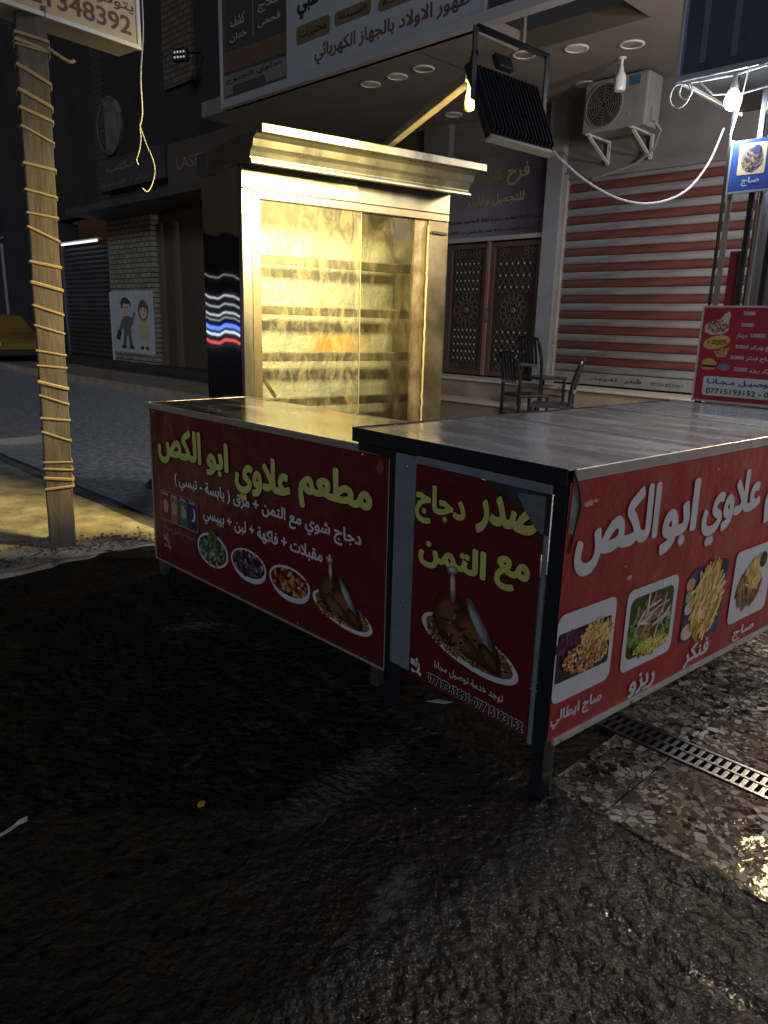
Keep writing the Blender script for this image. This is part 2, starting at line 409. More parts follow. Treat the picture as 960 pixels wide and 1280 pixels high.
def terrazzo():
    m = bpy.data.materials.new('terrazzo'); m.use_nodes = True; nt = m.node_tree; n = nt.nodes; l = nt.links; b = n['Principled BSDF']
    geo = n.new('ShaderNodeNewGeometry'); P = geo.outputs['Position']
    def vor(scale, feat, rnd_=1.0):
        v = n.new('ShaderNodeTexVoronoi'); v.feature = feat; v.inputs['Scale'].default_value = scale; v.inputs['Randomness'].default_value = rnd_
        mp = n.new('ShaderNodeMapping'); mp.inputs['Scale'].default_value = (1, 1, .0); ns = n.new('ShaderNodeTexNoise'); ns.inputs['Scale'].default_value = 60
        l.new(P, ns.inputs['Vector']); mxv = n.new('ShaderNodeMix'); mxv.data_type = 'VECTOR'; mxv.inputs[0].default_value = .012
        l.new(P, mxv.inputs[4]); l.new(ns.outputs['Color'], mxv.inputs[5]); l.new(mxv.outputs[1], mp.inputs[0]); l.new(mp.outputs[0], v.inputs['Vector']); return v
    def ramp(stops):
        r_ = n.new('ShaderNodeValToRGB'); r_.color_ramp.interpolation = 'CONSTANT'; e = r_.color_ramp.elements
        while len(e) < len(stops): e.new(.5)
        for q, (p, c) in zip(e, stops): q.position = p; q.color = (*c, 1)
        return r_
    stops = [(0, (.012, .011, .010)), (.24, (.30, .26, .20)), (.40, (.10, .075, .05)), (.52, (.42, .38, .31)), (.66, (.06, .06, .065)), (.72, (.26, .20, .13)), (.82, (.56, .53, .48))]
    def layer(scale, edge):
        c = vor(scale, 'F1'); d = vor(scale, 'DISTANCE_TO_EDGE'); sp = n.new('ShaderNodeSeparateColor'); l.new(c.outputs['Color'], sp.inputs[0])
        rp = ramp(stops); l.new(sp.outputs[0], rp.inputs[0])
        th = n.new('ShaderNodeMath'); th.operation = 'GREATER_THAN'; l.new(d.outputs['Distance'], th.inputs[0]); th.inputs[1].default_value = edge
        pick = n.new('ShaderNodeMath'); pick.operation = 'GREATER_THAN'; l.new(sp.outputs[1], pick.inputs[0]); pick.inputs[1].default_value = .38
        ml = n.new('ShaderNodeMath'); ml.operation = 'MULTIPLY'; l.new(th.outputs[0], ml.inputs[0]); l.new(pick.outputs[0], ml.inputs[1])
        return rp.outputs[0], ml.outputs[0]
    c1, f1 = layer(35, .07); c2, f2 = layer(85, .08)
    a = n.new('ShaderNodeMix'); a.data_type = 'RGBA'; a.inputs[6].default_value = (.13, .10, .07, 1); l.new(f2, a.inputs[0]); l.new(c2, a.inputs[7])
    b2 = n.new('ShaderNodeMix'); b2.data_type = 'RGBA'; l.new(f1, b2.inputs[0]); l.new(a.outputs[2], b2.inputs[6]); l.new(c1, b2.inputs[7])
    dirt = n.new('ShaderNodeTexNoise'); dirt.inputs['Scale'].default_value = 3.5; dirt.inputs['Detail'].default_value = 6; l.new(P, dirt.inputs['Vector'])
    dm = n.new('ShaderNodeMapRange'); dm.inputs[1].default_value = .38; dm.inputs[2].default_value = .7; dm.inputs[3].default_value = 0; dm.inputs[4].default_value = .8; l.new(dirt.outputs[0], dm.inputs[0])
    c3 = n.new('ShaderNodeMix'); c3.data_type = 'RGBA'; l.new(dm.outputs[0], c3.inputs[0]); l.new(b2.outputs[2], c3.inputs[6]); c3.inputs[7].default_value = (.035, .027, .02, 1)
    l.new(c3.outputs[2], b.inputs['Base Color'])
    rr = n.new('ShaderNodeMapRange'); rr.inputs[1].default_value = .35; rr.inputs[2].default_value = .65; rr.inputs[3].default_value = .035; rr.inputs[4].default_value = .14; l.new(dirt.outputs[0], rr.inputs[0]); l.new(rr.outputs[0], b.inputs['Roughness'])
    wv = n.new('ShaderNodeTexNoise'); wv.inputs['Scale'].default_value = 13; wv.inputs['Detail'].default_value = 4; l.new(P, wv.inputs['Vector'])
    bp = n.new('ShaderNodeBump'); bp.inputs['Strength'].default_value = .5; bp.inputs['Distance'].default_value = .009; l.new(wv.outputs[0], bp.inputs['Height']); l.new(bp.outputs[0], b.inputs['Normal'])
    b.inputs['Specular IOR Level'].default_value = .6
    return m
terr = terrazzo()
bed = MB(); bed.box(2.62, 7.5, -.045, .415, -.06, -.016); bed.box(1.45, 7.5, .56, 8.2, -.06, -.016); bed.box(1.45, 7.5, .415, .56, -.12, -.10)
paving = struct('terrace_paving', bed, mat('paving_bed', (.02, .017, .014), .6), A_O, (0, 0, A_ANG))
tile_mb = {}
def tile(w, d):
    k = (round(w, 3), round(d, 3))
    if k not in tile_mb:
        t = MB(); t.box(-w/2, w/2, -d/2, d/2, -.016, -.0015); t.v[4:8] = [(-w/2, -d/2, -.0015), (w/2, -d/2, -.0015), (w/2, d/2, -.0015), (-w/2, d/2, -.0015)]
        # chamfered top
        e = .002
        t = MB(); t.add([(-w/2,-d/2,-.016),(w/2,-d/2,-.016),(w/2,d/2,-.016),(-w/2,d/2,-.016),(-w/2,-d/2,-e),(w/2,-d/2,-e),(w/2,d/2,-e),(-w/2,d/2,-e),
                         (-w/2+e,-d/2+e,0),(w/2-e,-d/2+e,0),(w/2-e,d/2-e,0),(-w/2+e,d/2-e,0)],
                        [(0,1,5,4),(1,2,6,5),(2,3,7,6),(3,0,4,7),(4,5,9,8),(5,6,10,9),(6,7,11,10),(7,4,8,11),(8,9,10,11)])
        tile_mb[k] = mesh_of(t, 'tile', terr)
    return tile_mb[k]
G = .6
for i in range(8):
    cx = 1.63 + G*i + G/2
    for (y0, y1) in [(-.045, .413)] + [(.562 + G*j, .562 + G*(j+1)) for j in range(7)]:
        if cx < 2.2: continue
        wt, ct = (G, cx) if y0 > 0 or cx > 2.6 else (.205, 2.7275)
        o = link('tile', tile(wt-.005, y1-y0-.005), paving, (ct, (y0+y1)/2, rnd.uniform(-.0008, .0012)), (R(rnd.uniform(-.15, .15)), R(rnd.uniform(-.15, .15)), 0))
# drain grate: frame and cast bars
gr = thing('drain_grate', 'long cast metal drain grate set between the wet terrazzo tiles', 'drain grate', to_world(A_O, A_ANG, (0, 0, 0)), A_ANG)
iron = mat('drain_iron', (.42, .42, .43), .32, 1.0, var=.5, vscale=30, bump=.3, bscale=90, bdist=.002)
f = MB(); f.box(1.9, 5.6, .418, .430, -.03, .002); f.box(1.9, 5.6, .545, .557, -.03, .002); f.box(1.9, 5.6, .483, .492, -.03, .0015)
part(gr, 'frame', f, iron)
barm = MB(); barm.extr([(0, -.02), (0, -.002), (.053, -.002), (.053, -.02)], -.0075, .0075); barme = mesh_of(barm, 'bar', iron)
x = 1.92
while x < 4.6:
    link('bar', barme, gr, (x, .430, .001)); link('bar', barme, gr, (x+.012, .492, .001)); x += .030
pit = MB(); pit.box(1.9, 5.6, .43, .545, -.1, -.09); part(gr, 'sump', pit, mat('sump', (.006, .006, .006), .5))

# ------------------------------------------------------------------ shop row: platform, walls, soffit
stone = mat('tan_stone', (.36, .29, .22), .6, var=.35, vscale=3, bump=.3, bscale=30)
stone2 = mat('pale_stone', (.55, .49, .42), .55, var=.2, vscale=5)
FR = (0, 0, F_ANG)
st = MB(); st.box(-30, 9, -2.3, -.85, -.1, .15); struct('landing', st, stone, F_O, FR)
platform = thing('shop_platform', 'tan stone platform with two steps in front of the shuttered shop', 'steps', F_O, F_ANG)
p = MB(); p.box(-6.2, 9, -.42, .3, 0, .64); p.box(-6.2, 9, -.85, -.42, 0, .37); part(platform, 'base', p, stone)
xx = -6.2; kk = 0
while xx < 6:
    w = 1.2
    s1 = MB(); s1.box(xx+.003, xx+w-.003, -.46, .3, .642, .675); part(platform, 'tread', s1, stone2, bev=.004)
    s2 = MB(); s2.box(xx+.003-.4, xx+w-.003-.4, -.89, -.42, .372, .405); part(platform, 'tread', s2, stone2, bev=.004)
    xx += w
wallm = mat('render_grey', (.16, .15, .16), .8, var=.25, vscale=2, bump=.3, bscale=50)
wall = thing('shop_wall', 'grey rendered shop wall framing the grille doors and the striped shutter', 'wall', F_O, F_ANG)
def wbox(nm, x0, x1, y0, y1, z0, z1, m=wallm): q = MB(); q.box(x0, x1, y0, y1, z0, z1); return part(wall, nm, q, m)
wbox('pier', -.24, .0, -.10, .35, .68, 4.25, mat('pier_grey', (.22, .23, .26), .6, var=.2, vscale=4))
wbox('pier', -2.5, -2.0, -.06, .35, .68, 4.25)
wbox('lintel', 0.001, 9, .0, .35, 3.34, 4.25)
wbox('lintel', -1.999, -.241, .05, .35, 3.72, 4.25)
wbox('side_wall', -6.2, -2.501, 0, .35, .0, 4.25, mat('brown_render', (.10, .08, .065), .85, var=.3, vscale=2))
wbox('side_wall', 3.55, 9, -.02, .35, .68, 3.335)
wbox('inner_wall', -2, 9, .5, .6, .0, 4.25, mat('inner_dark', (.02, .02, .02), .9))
sof = mat('soffit_render', (.20, .175, .16), .75, var=.25, vscale=1.2, bump=.15, bscale=30)
soffit = thing('soffit', 'brown rendered soffit with round downlights above the shop fronts', 'soffit', F_O, F_ANG)
q = MB(); q.box(-4.6, 12, -1.75, .35, 4.25, 4.45); q.box(1.95, 12, -2.58, -1.752, 4.25, 4.45); q.box(-4.6, .45, -2.58, -1.752, 4.25, 4.45); part(soffit, 'slab', q, sof)
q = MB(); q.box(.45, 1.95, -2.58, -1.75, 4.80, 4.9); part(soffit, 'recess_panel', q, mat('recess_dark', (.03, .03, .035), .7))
for bb in ((.452, .50, -1.80, -1.752), (1.9, 1.948, -2.5, -1.752)): q = MB(); q.box(*bb, 4.252, 4.8); part(soffit, 'recess_frame', q, sof)
# groove lines in the soffit
q = MB(); q.box(-.35, -.338, -2.5, 0, 4.247, 4.2495); q.box(2.45, 2.462, -2.5, 0, 4.247, 4.2495); part(soffit, 'joint', q, mat('joint_dark', (.04, .035, .03), .8))
# round downlights
white_pl = mat('white_plastic', (.72, .70, .66), .4, var=.15, vscale=9)
dl = [(-1.553, -2.07, 'leftmost of the row of three just above the cabinet hood'), (-1.10, -2.07, 'middle one of the row of three above the cabinet hood'),
      (-.672, -2.07, 'rightmost of the row of three above the cabinet hood'), (-1.643, -.40, 'alone near the door sign, beside the lamp arm'),
      (.452, -1.70, 'seen through the floodlight bracket'), (.968, -1.50, 'right of the floodlight bracket, by the dark recess'),
      (.433, -.40, 'just left of the air conditioner'), (1.454, -1.236, 'above the hanging white lamp and air conditioner')]
for i, (x, y, lb) in enumerate(dl):
    t = thing('downlight', 'unlit round recessed downlight, ' + lb, 'downlight', to_world(F_O, F_ANG, (x, y, 4.25)), F_ANG, 'round downlights in the soffit')
    b_ = MB(); b_.lathe([(.128, 0), (.13, -.006), (.122, -.012), (.105, -.012), (.10, -.004)], 28); part(t, 'bezel', b_, white_pl, smooth=True)
    d_ = MB(); d_.lathe([(.10, -.0055), (.06, -.0075), (.001, -.008)], 24)
    part(t, 'lens', d_, mat('downlight_lens' if i not in (2, 4, 7) else 'downlight_lens_broken', (.6, .57, .52) if i not in (2, 4, 7) else (.3, .27, .25), .35, var=.5 if i in (2, 4, 7) else .1, vscale=8))
# overhead fascia sign
fa = thing('fascia_sign', 'long unlit overhead fascia sign with dark Arabic lettering on grey white panels', 'sign', to_world(F_O, F_ANG, (0, -2.63, 0)), F_ANG)
fgrey = mat('fascia_face', (.36, .37, .42), .35, var=.12, vscale=2)
q = MB(); q.box(-2.5, .62, 0, .10, 4.36, 6.2); part(fa, 'main_face', q, fgrey)
q = MB(); q.box(-3.93, -2.503, 0, .10, 4.36, 6.2); part(fa, 'side_face', q, mat('fascia_dark', (.055, .05, .05), .4, var=.2, vscale=2))
q = MB(); q.box(.66, 4.5, .01, .10, 4.36, 6.2); part(fa, 'dark_face', q, mat('fascia_navy', (.05, .05, .065), .35, var=.2, vscale=2))
q = MB(); q.box(-3.95, 4.5, -.03, .11, 4.25, 4.358); q.box(.622, .658, -.02, .10, 4.36, 6.2); q.box(-3.98, -3.932, -.03, .11, 4.25, 6.2); part(fa, 'frame', q, mat('fascia_frame', (.42, .42, .46), .4, .3), bev=.006)
dk = mat('letter_dark', (.02, .018, .018), .5); brn = mat('letter_brown', (.10, .05, .04), .5); pw = mat('letter_pale', (.35, .34, .34), .5)
place_text(fa, 'طهور الاولاد بالجهاز الكهربائي', -1.95, .45, 4.40, 4.62, .002, brn, .03)
def rrect(x0, x1, z0, z1, r_, n=5):
    pts = []
    for cx, cz, a0 in ((x1-r_, z0+r_, -90), (x1-r_, z1-r_, 0), (x0+r_, z1-r_, 90), (x0+r_, z0+r_, 180)):
        pts += [(cx + r_*math.cos(R(a0+90*k/n)), cz + r_*math.sin(R(a0+90*k/n))) for k in range(n+1)]
    return pts
def plate(parent, name, pts, y, m, face='-y', label=None):
    mb = MB(); mb.poly([((x, -y, z) if face == '-y' else (y, x, z)) for x, z in pts]); return part(parent, name, mb, m, label=label)
def ell(cx, cz, rx, rz, n=28, wob=0, seed=0, tilt=0):
    rr = random.Random(seed); o = []
    for k in range(n):
        a = 2*math.pi*k/n; w = 1 + rr.uniform(-wob, wob); x = rx*w*math.cos(a); z = rz*w*math.sin(a)
        c, s_ = math.cos(R(tilt)), math.sin(R(tilt)); o.append((cx + x*c - z*s_, cz + x*s_ + z*c))
    return o
olive = mat('fascia_tag', (.14, .11, .06), .4)
for (x0, x1, z0, z1, w) in ((-2.30, -1.665, 4.685, 4.888, 'مختبرات'), (-1.588, -.967, 4.725, 4.875, 'الصيدلة'), (-.855, -.28, 4.70, 4.83, 'عيادة')):
    plate(fa, 'tag_panel', rrect(x0, x1, z0, z1, .05), .0015, olive)
    place_text(fa, w, x0+.07, x1-.07, z0+.04, z1-.03, .003, dk, .02)
place_text(fa, 'طبي', -2.28, -1.85, 4.95, 5.25, .002, dk, .05)
plate(fa, 'stripe_panel', [(-3.91, 4.69), (-2.506, 4.66), (-2.506, 4.893), (-3.91, 4.93)], .0015, mat('fascia_brown', (.12, .07, .045), .4))
plate(fa, 'stripe_panel', [(-3.91, 4.40), (-2.506, 4.40), (-2.506, 4.62), (-3.91, 4.655)], .0015, mat('fascia_pale', (.16, .15, .14), .4))
plate(fa, 'stripe_panel', [(-3.7, 4.375), (-2.95, 4.375), (-2.95, 4.5), (-3.7, 4.5)], .003, mat('fascia_dark2', (.06, .05, .05), .4))
plate(fa, 'divider', [(-3.215, 5.0), (-3.195, 5.0), (-3.195, 6.0), (-3.215, 6.0)], .0015, mat('fascia_line', (.2, .2, .2), .4))
place_text(fa, 'ختان', -3.75, -3.35, 5.02, 5.12, .002, pw, .02); place_text(fa, 'كشف', -3.72, -3.4, 5.2, 5.33, .002, pw, .02)
place_text(fa, 'فحص', -3.1, -2.62, 5.05, 5.15, .002, pw, .02); place_text(fa, 'علاج', -3.1, -2.62, 5.22, 5.35, .002, pw, .02)
place_text(fa, 'تداوي الجروح', -3.85, -2.6, 4.53, 4.61, .003, dk, .02)

# striped roller shutter
shut = thing('roller_shutter', 'closed roller shutter with alternating red and white horizontal slats', 'shutter', F_O, F_ANG)
sl = MB(); prof = [(.012, 0), (.0, .004), (-.006, .012), (-.010, .030), (-.011, .049), (-.010, .068), (-.006, .086), (.0, .094), (.012, .0975)]; sl.extr(prof, .07, 3.5)
sw = mesh_of(sl, 'slat', mat('slat_white', (.26, .265, .28), .5, .2, var=.6, vscale=2.4, bump=.1, stretch=(.35, 1, 3)))
sr = mesh_of(sl, 'slat', mat('slat_red', (.15, .045, .04), .55, .1, var=.6, vscale=3, stretch=(.35, 1, 3)))
for me in (sw, sr):
    for pl_ in me.polygons: pl_.use_smooth = True
    me.set_sharp_from_angle(angle=R(40))
for k in range(25):
    link('slat', sr if k % 2 else sw, shut, (rnd.uniform(-.004, .004), rnd.uniform(-.002, .002), .855 + k*.0985))
q = MB(); q.box(.07, 3.5, -.018, .02, .70, .85); part(shut, 'bottom_rail', q, mat('rail_grey', (.34, .35, .37), .45, .4, var=.3, vscale=4), bev=.006)
for gx0 in (0, 3.505): q = MB(); q.box(gx0, gx0+.066, -.06, .05, .68, 3.34); part(shut, 'guide_rail', q, mat('rail_pale', (.5, .46, .44), .4, .5, var=.2), bev=.004)
q = MB(); q.box(.0, 3.57, -.05, .0, 3.27, 3.37); part(shut, 'head_box', q, wallm)
blk = mat('paint_black', (.01, .01, .012), .6)
place_text(shut, 'للايجار', .62, 1.02, .755, .80, .0192, blk, .02); place_text(shut, 'شتر', 1.12, 1.36, .745, .805, .0192, blk, .03); place_text(shut, '07701852467', 1.48, 1.9, .75, .79, .0192, blk, .0, arabic=False)

# grille double door and its purple sign
door = thing('grille_doors', 'brown double doors with pale diamond lattice and round rosettes below the purple sign', 'door', F_O, F_ANG)
dbr = mat('door_brown', (.045, .028, .022), .5, .1, var=.3, vscale=4); dfr = mat('door_frame', (.09, .05, .04), .45, .1); lat = mat('lattice_pale', (.40, .36, .31), .45, .3); latd = mat('lattice_dull', (.11, .095, .08), .5, .3)
for (x0, x1) in ((-1.95, -1.215), (-1.155, -.29)):
    z0, z1 = .70, 2.58
    b_ = MB(); b_.box(x0+.04, x1-.04, .03, .05, z0, z1); leaf = part(door, 'leaf', b_, dbr)
    q = MB(); q.box(x0, x0+.07, 0, .06, z0, z1); q.box(x1-.07, x1, 0, .06, z0, z1); q.box(x0+.07, x1-.07, 0, .06, z0, z0+.07); q.box(x0+.07, x1-.07, 0, .06, z1-.07, z1); part(leaf, 'stile', q, dfr, bev=.005)
    cx = (x0+x1)/2; hw = (x1-x0)/2 - .13
    for (a, b2) in ((.88, 1.40), (1.88, 2.36)):
        q = MB(); qs = MB(); nx = 6; stp = 2*hw/nx
        nz = int((b2-a)/stp*.8); sz = (b2-a)/nz
        for i in range(nx):
            for j in range(nz):
                X = cx-hw+i*stp; Z = a+j*sz
                q.bar((X, .022, Z), (X+stp, .022, Z+sz), .008, .008); q.bar((X+stp, .014, Z), (X, .014, Z+sz), .008, .008)
                qs.lathe([(.014, .0), (.016, -.008), (.006, -.014)], 6, (X+stp/2, .012, Z+sz/2), 'y')
        part(leaf, 'lattice', q, latd); o = part(leaf, 'studs', qs, lat); o['kind'] = 'stuff'
    q = MB(); cz = 1.64
    for rad, nn in ((.20, 14), (.115, 8)):
        for k in range(nn):
            a = 2*math.pi*k/nn; c2 = Vector((cx + rad*math.cos(a)*.9, .02, cz + rad*math.sin(a)*1.0))
            q.tube([c2 + Vector((math.cos(t_)*rad*.26, 0, math.sin(t_)*rad*.26)) for t_ in [2*math.pi*i/8 for i in range(8)]], .006, 4, closed=True)
    q.lathe([(.05, 0), (.04, -.014), (.01, -.02)], 12, (cx, .02, cz), 'y'); part(leaf, 'rosette', q, latd)
    for zc in (.79, 2.45):
        q = MB()
        for sx in (-1, 1):
            for k in range(5):
                c2 = Vector((cx + sx*hw*.72 + .06*math.cos(k*1.256), .02, zc + .05*math.sin(k*1.256)))
                q.tube([c2 + Vector((math.cos(t_)*.032, 0, math.sin(t_)*.032)) for t_ in [2*math.pi*i/7 for i in range(7)]], .005, 4, closed=True)
        part(leaf, 'corner_ornament', q, latd)
q = MB(); q.box(-1.213, -1.157, -.03, .05, .70, 2.60); part(door, 'mullion', q, mat('mullion_rose', (.20, .10, .085), .45, .1), bev=.006)
q = MB(); q.tube([(-1.13, -.03, 1.48), (-1.13, -.07, 1.50), (-1.13, -.07, 1.64), (-1.13, -.03, 1.66)], .012, 8); part(door, 'handle', q, iron, smooth=True)
ds = thing('salon_sign', 'purple and grey shop sign above the brown grille doors', 'sign', F_O, F_ANG)
def purple():
    m = bpy.data.materials.new('sign_purple'); m.use_nodes = True; n = m.node_tree.nodes; l = m.node_tree.links; b = n['Principled BSDF']
    tc = n.new('ShaderNodeTexCoord'); sp = n.new('ShaderNodeSeparateXYZ'); l.new(tc.outputs['Object'], sp.inputs[0])
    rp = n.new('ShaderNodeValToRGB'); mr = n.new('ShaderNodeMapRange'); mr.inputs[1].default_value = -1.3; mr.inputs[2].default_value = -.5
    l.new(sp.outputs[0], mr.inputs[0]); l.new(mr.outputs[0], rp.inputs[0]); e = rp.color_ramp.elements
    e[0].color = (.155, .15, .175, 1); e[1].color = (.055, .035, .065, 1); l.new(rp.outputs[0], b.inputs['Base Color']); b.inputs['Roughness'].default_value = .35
    return m
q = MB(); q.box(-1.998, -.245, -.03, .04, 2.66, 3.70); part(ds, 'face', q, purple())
q = MB(); q.box(-1.998, -.245, -.05, .05, 2.60, 2.658); part(ds, 'frame', q, mat('sign_frame_grey', (.4, .4, .42), .4, .4))
gold = mat('letter_gold', (.42, .34, .20), .4, .3); grn = mat('letter_green', (.18, .20, .07), .4)
place_text(ds, 'فرح', -.93, -.56, 3.31, 3.58, .032, gold, .02); place_text(ds, 'كلينـك', -1.62, -1.0, 3.36, 3.56, .032, grn, .04)
place_text(ds, 'للتجميل والليزر', -1.63, -.62, 3.07, 3.22, .032, gold, .015)
place_text(ds, 'ليزر جلدية تنظيف بشرة ازالة التجاعيد ونضارة', -1.95, -.33, 2.85, 2.92, .032, dk, .03); place_text(ds, 'علاج حب الشباب زراعة شعر والتخلص من الكلف', -1.95, -.33, 2.70, 2.77, .032, dk, .03)

# air conditioner on brackets
ac = thing('air_conditioner', 'white outdoor air conditioning unit on wall brackets above the striped shutter', 'air conditioner', to_world(F_O, F_ANG, (.50, -.52, 3.66)), F_ANG)
acw = mat('ac_white', (.23, .23, .24), .45, var=.2, vscale=4, bump=.05)
q = MB(); q.box(0, .80, 0, .34, 0, .56); part(ac, 'casing', q, acw, bev=.02)
q = MB(); q.lathe([(.245, -.001), (.245, -.012), (.228, -.014), (.226, -.001)], 32, (.27, 0, .28), 'y'); part(ac, 'fan_ring', q, mat('ac_grey', (.2, .2, .21), .5), smooth=True)
q = MB(); q.lathe([(.228, -.003), (.001, -.004)], 28, (.27, 0, .28), 'y'); part(ac, 'fan_well', q, mat('ac_black', (.02, .02, .022), .6))
q = MB()
for rad in (.035, .065, .095, .125, .155, .185, .213): q.tube([(.27 + rad*math.cos(a), -.011, .28 + rad*math.sin(a)) for a in [2*math.pi*k/24 for k in range(24)]], .004, 4, closed=True)
for k in range(8): a = 2*math.pi*k/8; q.bar((.27+.03*math.cos(a), -.008, .28+.03*math.sin(a)), (.27+.22*math.cos(a), -.008, .28+.22*math.sin(a)), .005, .005, upv=(0, 1, 0))
part(ac, 'fan_guard', q, mat('ac_guard', (.12, .12, .125), .5))
q = MB(); q.poly([(.56, -.0015, .43), (.70, -.0015, .43), (.70, -.0015, .53), (.56, -.0015, .53)]); part(ac, 'badge', q, mat('badge_blue', (.03, .10, .20), .4))
q = MB(); q.lathe([(.03, -.001), (.028, -.004), (.001, -.004)], 12, (.58, 0, .14), 'y'); part(ac, 'cap', q, mat('ac_grey', ()))
q = MB(); q.box(.80, .803, .05, .28, .05, .30); q.box(.803, .83, .10, .22, .06, .2); part(ac, 'valve_cover', q, acw, bev=.005)
for bx in (.10, .66):
    q = MB(); q.bar((bx, -.04, -.012), (bx, .50, -.012), .04, .02); q.bar((bx, .02, -.03), (bx, .49, -.25), .035, .02); q.bar((bx, .49, -.27), (bx, .49, 0), .04, .02, upv=(0, 1, 0)); part(ac, 'bracket', q, mat('bracket_white', (.45, .44, .43), .5))
q = MB(); q.tube([(.78, .25, .1), (.86, .28, -.02), (.74, .40, -.18), (.5, .46, -.30), (.1, .48, -.38), (-.1, .5, -.4)], .016, 8); part(ac, 'pipe', q, mat('pipe_grey', (.25, .25, .26), .6), smooth=True)
# unlit hanging lamp in front of it
hl = thing('hanging_lamp', 'unlit white spiral bulb hanging from the soffit above the air conditioner', 'lamp', to_world(F_O, F_ANG, (1.189, -.939, 4.25)), F_ANG)
q = MB(); q.lathe([(.045, 0), (.045, -.01), (.016, -.016), (.016, -.08)], 14); part(hl, 'ceiling_cup', q, white_pl, smooth=True)
q = MB(); q.lathe([(.018, -.08), (.028, -.10), (.03, -.13), (.05, -.16), (.064, -.20), (.064, -.30), (.055, -.325), (.01, -.33)], 18); part(hl, 'bulb', q, mat('bulb_off', (.66, .66, .68), .3), smooth=True)
# ------------------------------------------------------------------ printed pictures (flat print on the banners)
def speck(parent, name, cx, cz, rx, rz, n, l0, w0, cols, y, face='-y', seed=0, shape_='stick', tilt=None, inside=None, step=.000012):
    """a printed picture of small pieces: each piece a small flat polygon, layered like paper cuttings"""
    rr = random.Random(seed); mb = MB(); mats = [flat(*c) for c in cols]; yy = y
    for i in range(n):
        a = rr.uniform(0, 6.283); q = math.sqrt(rr.random()); x = cx + rx*q*math.cos(a); z = cz + rz*q*math.sin(a)
        if inside and not inside(x, z): continue
        t = rr.uniform(0, math.pi) if tilt is None else R(tilt) + rr.gauss(0, .45)
        L = l0*rr.uniform(.6, 1.3)/2; Wd = w0*rr.uniform(.7, 1.3)/2; c, s = math.cos(t), math.sin(t)
        if shape_ == 'stick': pts = [(-L, -Wd), (L, -Wd), (L, Wd), (-L, Wd)]
        else: pts = [(L*math.cos(k*1.0472)*rr.uniform(.75, 1.1), Wd*math.sin(k*1.0472)*rr.uniform(.75, 1.1)) for k in range(6)]
        P = [(x + u*c - v*s, z + u*s + v*c) for u, v in pts]; yy += step
        mb.add([((px, -yy, pz) if face == '-y' else (yy, px, pz)) for px, pz in P], [tuple(range(len(P)))], rr.randrange(len(cols)))
    me = bpy.data.meshes.new(name); me.from_pydata(mb.v, [], mb.f)
    for m in mats: me.materials.append(m)
    me.polygons.foreach_set('material_index', mb.m); me.update()
    return link(name, me, parent)
WHITE = mat('print_white', (.60, .60, .62), .35, var=.1, vscale=5)
YEL = mat('print_yellow', (.58, .60, .15), .35, var=.15, vscale=6); INK = mat('print_ink', (.010, .006, .006), .4)
def platter(parent, cx, cz, rx, rz, y, seed, face='-y', tilt=-8):
    """oval white dish with rice and a roast half chicken"""
    g = thing_part(parent, 'platter_picture', cx, cz, face)
    plate(g, 'dish', ell(cx, cz, rx, rz, 36, tilt=tilt), y, WHITE, face)
    plate(g, 'dish_well', ell(cx, cz+.004, rx*.90, rz*.80, 36, tilt=tilt), y+.0004, flat(112, 92, 66), face)
    speck(g, 'rice', cx, cz+.002, rx*.86, rz*.74, 420, .022, .006, [(150, 118, 72), (96, 68, 40), (176, 146, 96), (70, 48, 30)], y+.0006, face, seed)
    k = rx/.22
    def lump(nm, ox, oz, rx_, rz_, tilt_, base, yy, n=4, sh=(-.18, .24)):   # printed shading: nested tones, light side up and left
        for q in range(n):
            t = q/n; f_ = .62 + .75*t; c = tuple(int(min(235, v*f_)) for v in base)
            plate(g, nm, ell(cx+(ox+sh[0]*rx_*t*.9)*k, cz+(oz+sh[1]*rz_*t)*k, rx_*k*(1-.78*t), rz_*k*(1-.78*t), 22, .05, q+int(ox*1000), tilt_), yy+.0004*q, flat(*c), face)
    lump('thigh', -.075, .075, .085, .095, 12, (96, 62, 40), y+.006); lump('breast', .045, .04, .125, .062, -34, (104, 68, 44), y+.008)
    lump('wing_gloss', .055, .095, .095, .024, -52, (150, 148, 156), y+.010, 3); lump('leg', -.025, .02, .105, .036, -24, (112, 74, 46), y+.0115); lump('wing', .11, .0, .062, .026, -38, (92, 58, 38), y+.0135)
    speck(g, 'chicken_char', cx+.0*k, cz+.05*k, .12*k, .08*k, 46, .024*k, .008*k, [(52, 34, 24), (150, 112, 76), (70, 44, 28), (126, 88, 58)], y+.0155, face, seed+1, 'blob', inside=lambda X, Z: Z-cz < .10*k - .55*abs(X-cx+.04*k))['kind'] = 'stuff'
    lump('drumstick_bone', -.07, .19, .014, .055, 4, (176, 168, 156), y+.009, 3); lump('bone_end', -.073, .245, .024, .014, 10, (190, 182, 170), y+.0105, 3)
def thing_part(parent, name, cx, cz, face):
    return parent
def bowl(parent, cx, cz, rx, rz, y, cols, seed, deep=True, shape_='blob', l0=.03, w0=.022):
    if deep: plate(parent, 'bowl', ell(cx+.006, cz-.018, rx*.93, rz*.95, 30), y, flat(186, 198, 214))
    plate(parent, 'bowl_rim', ell(cx, cz, rx, rz, 32), y+.0004, WHITE)
    plate(parent, 'bowl_well', ell(cx, cz, rx*.91, rz*.86, 32), y+.0008, flat(44, 34, 30))
    speck(parent, 'food', cx, cz, rx*.84, rz*.76, 150, l0, w0, cols, y+.001, '-y', seed, shape_)

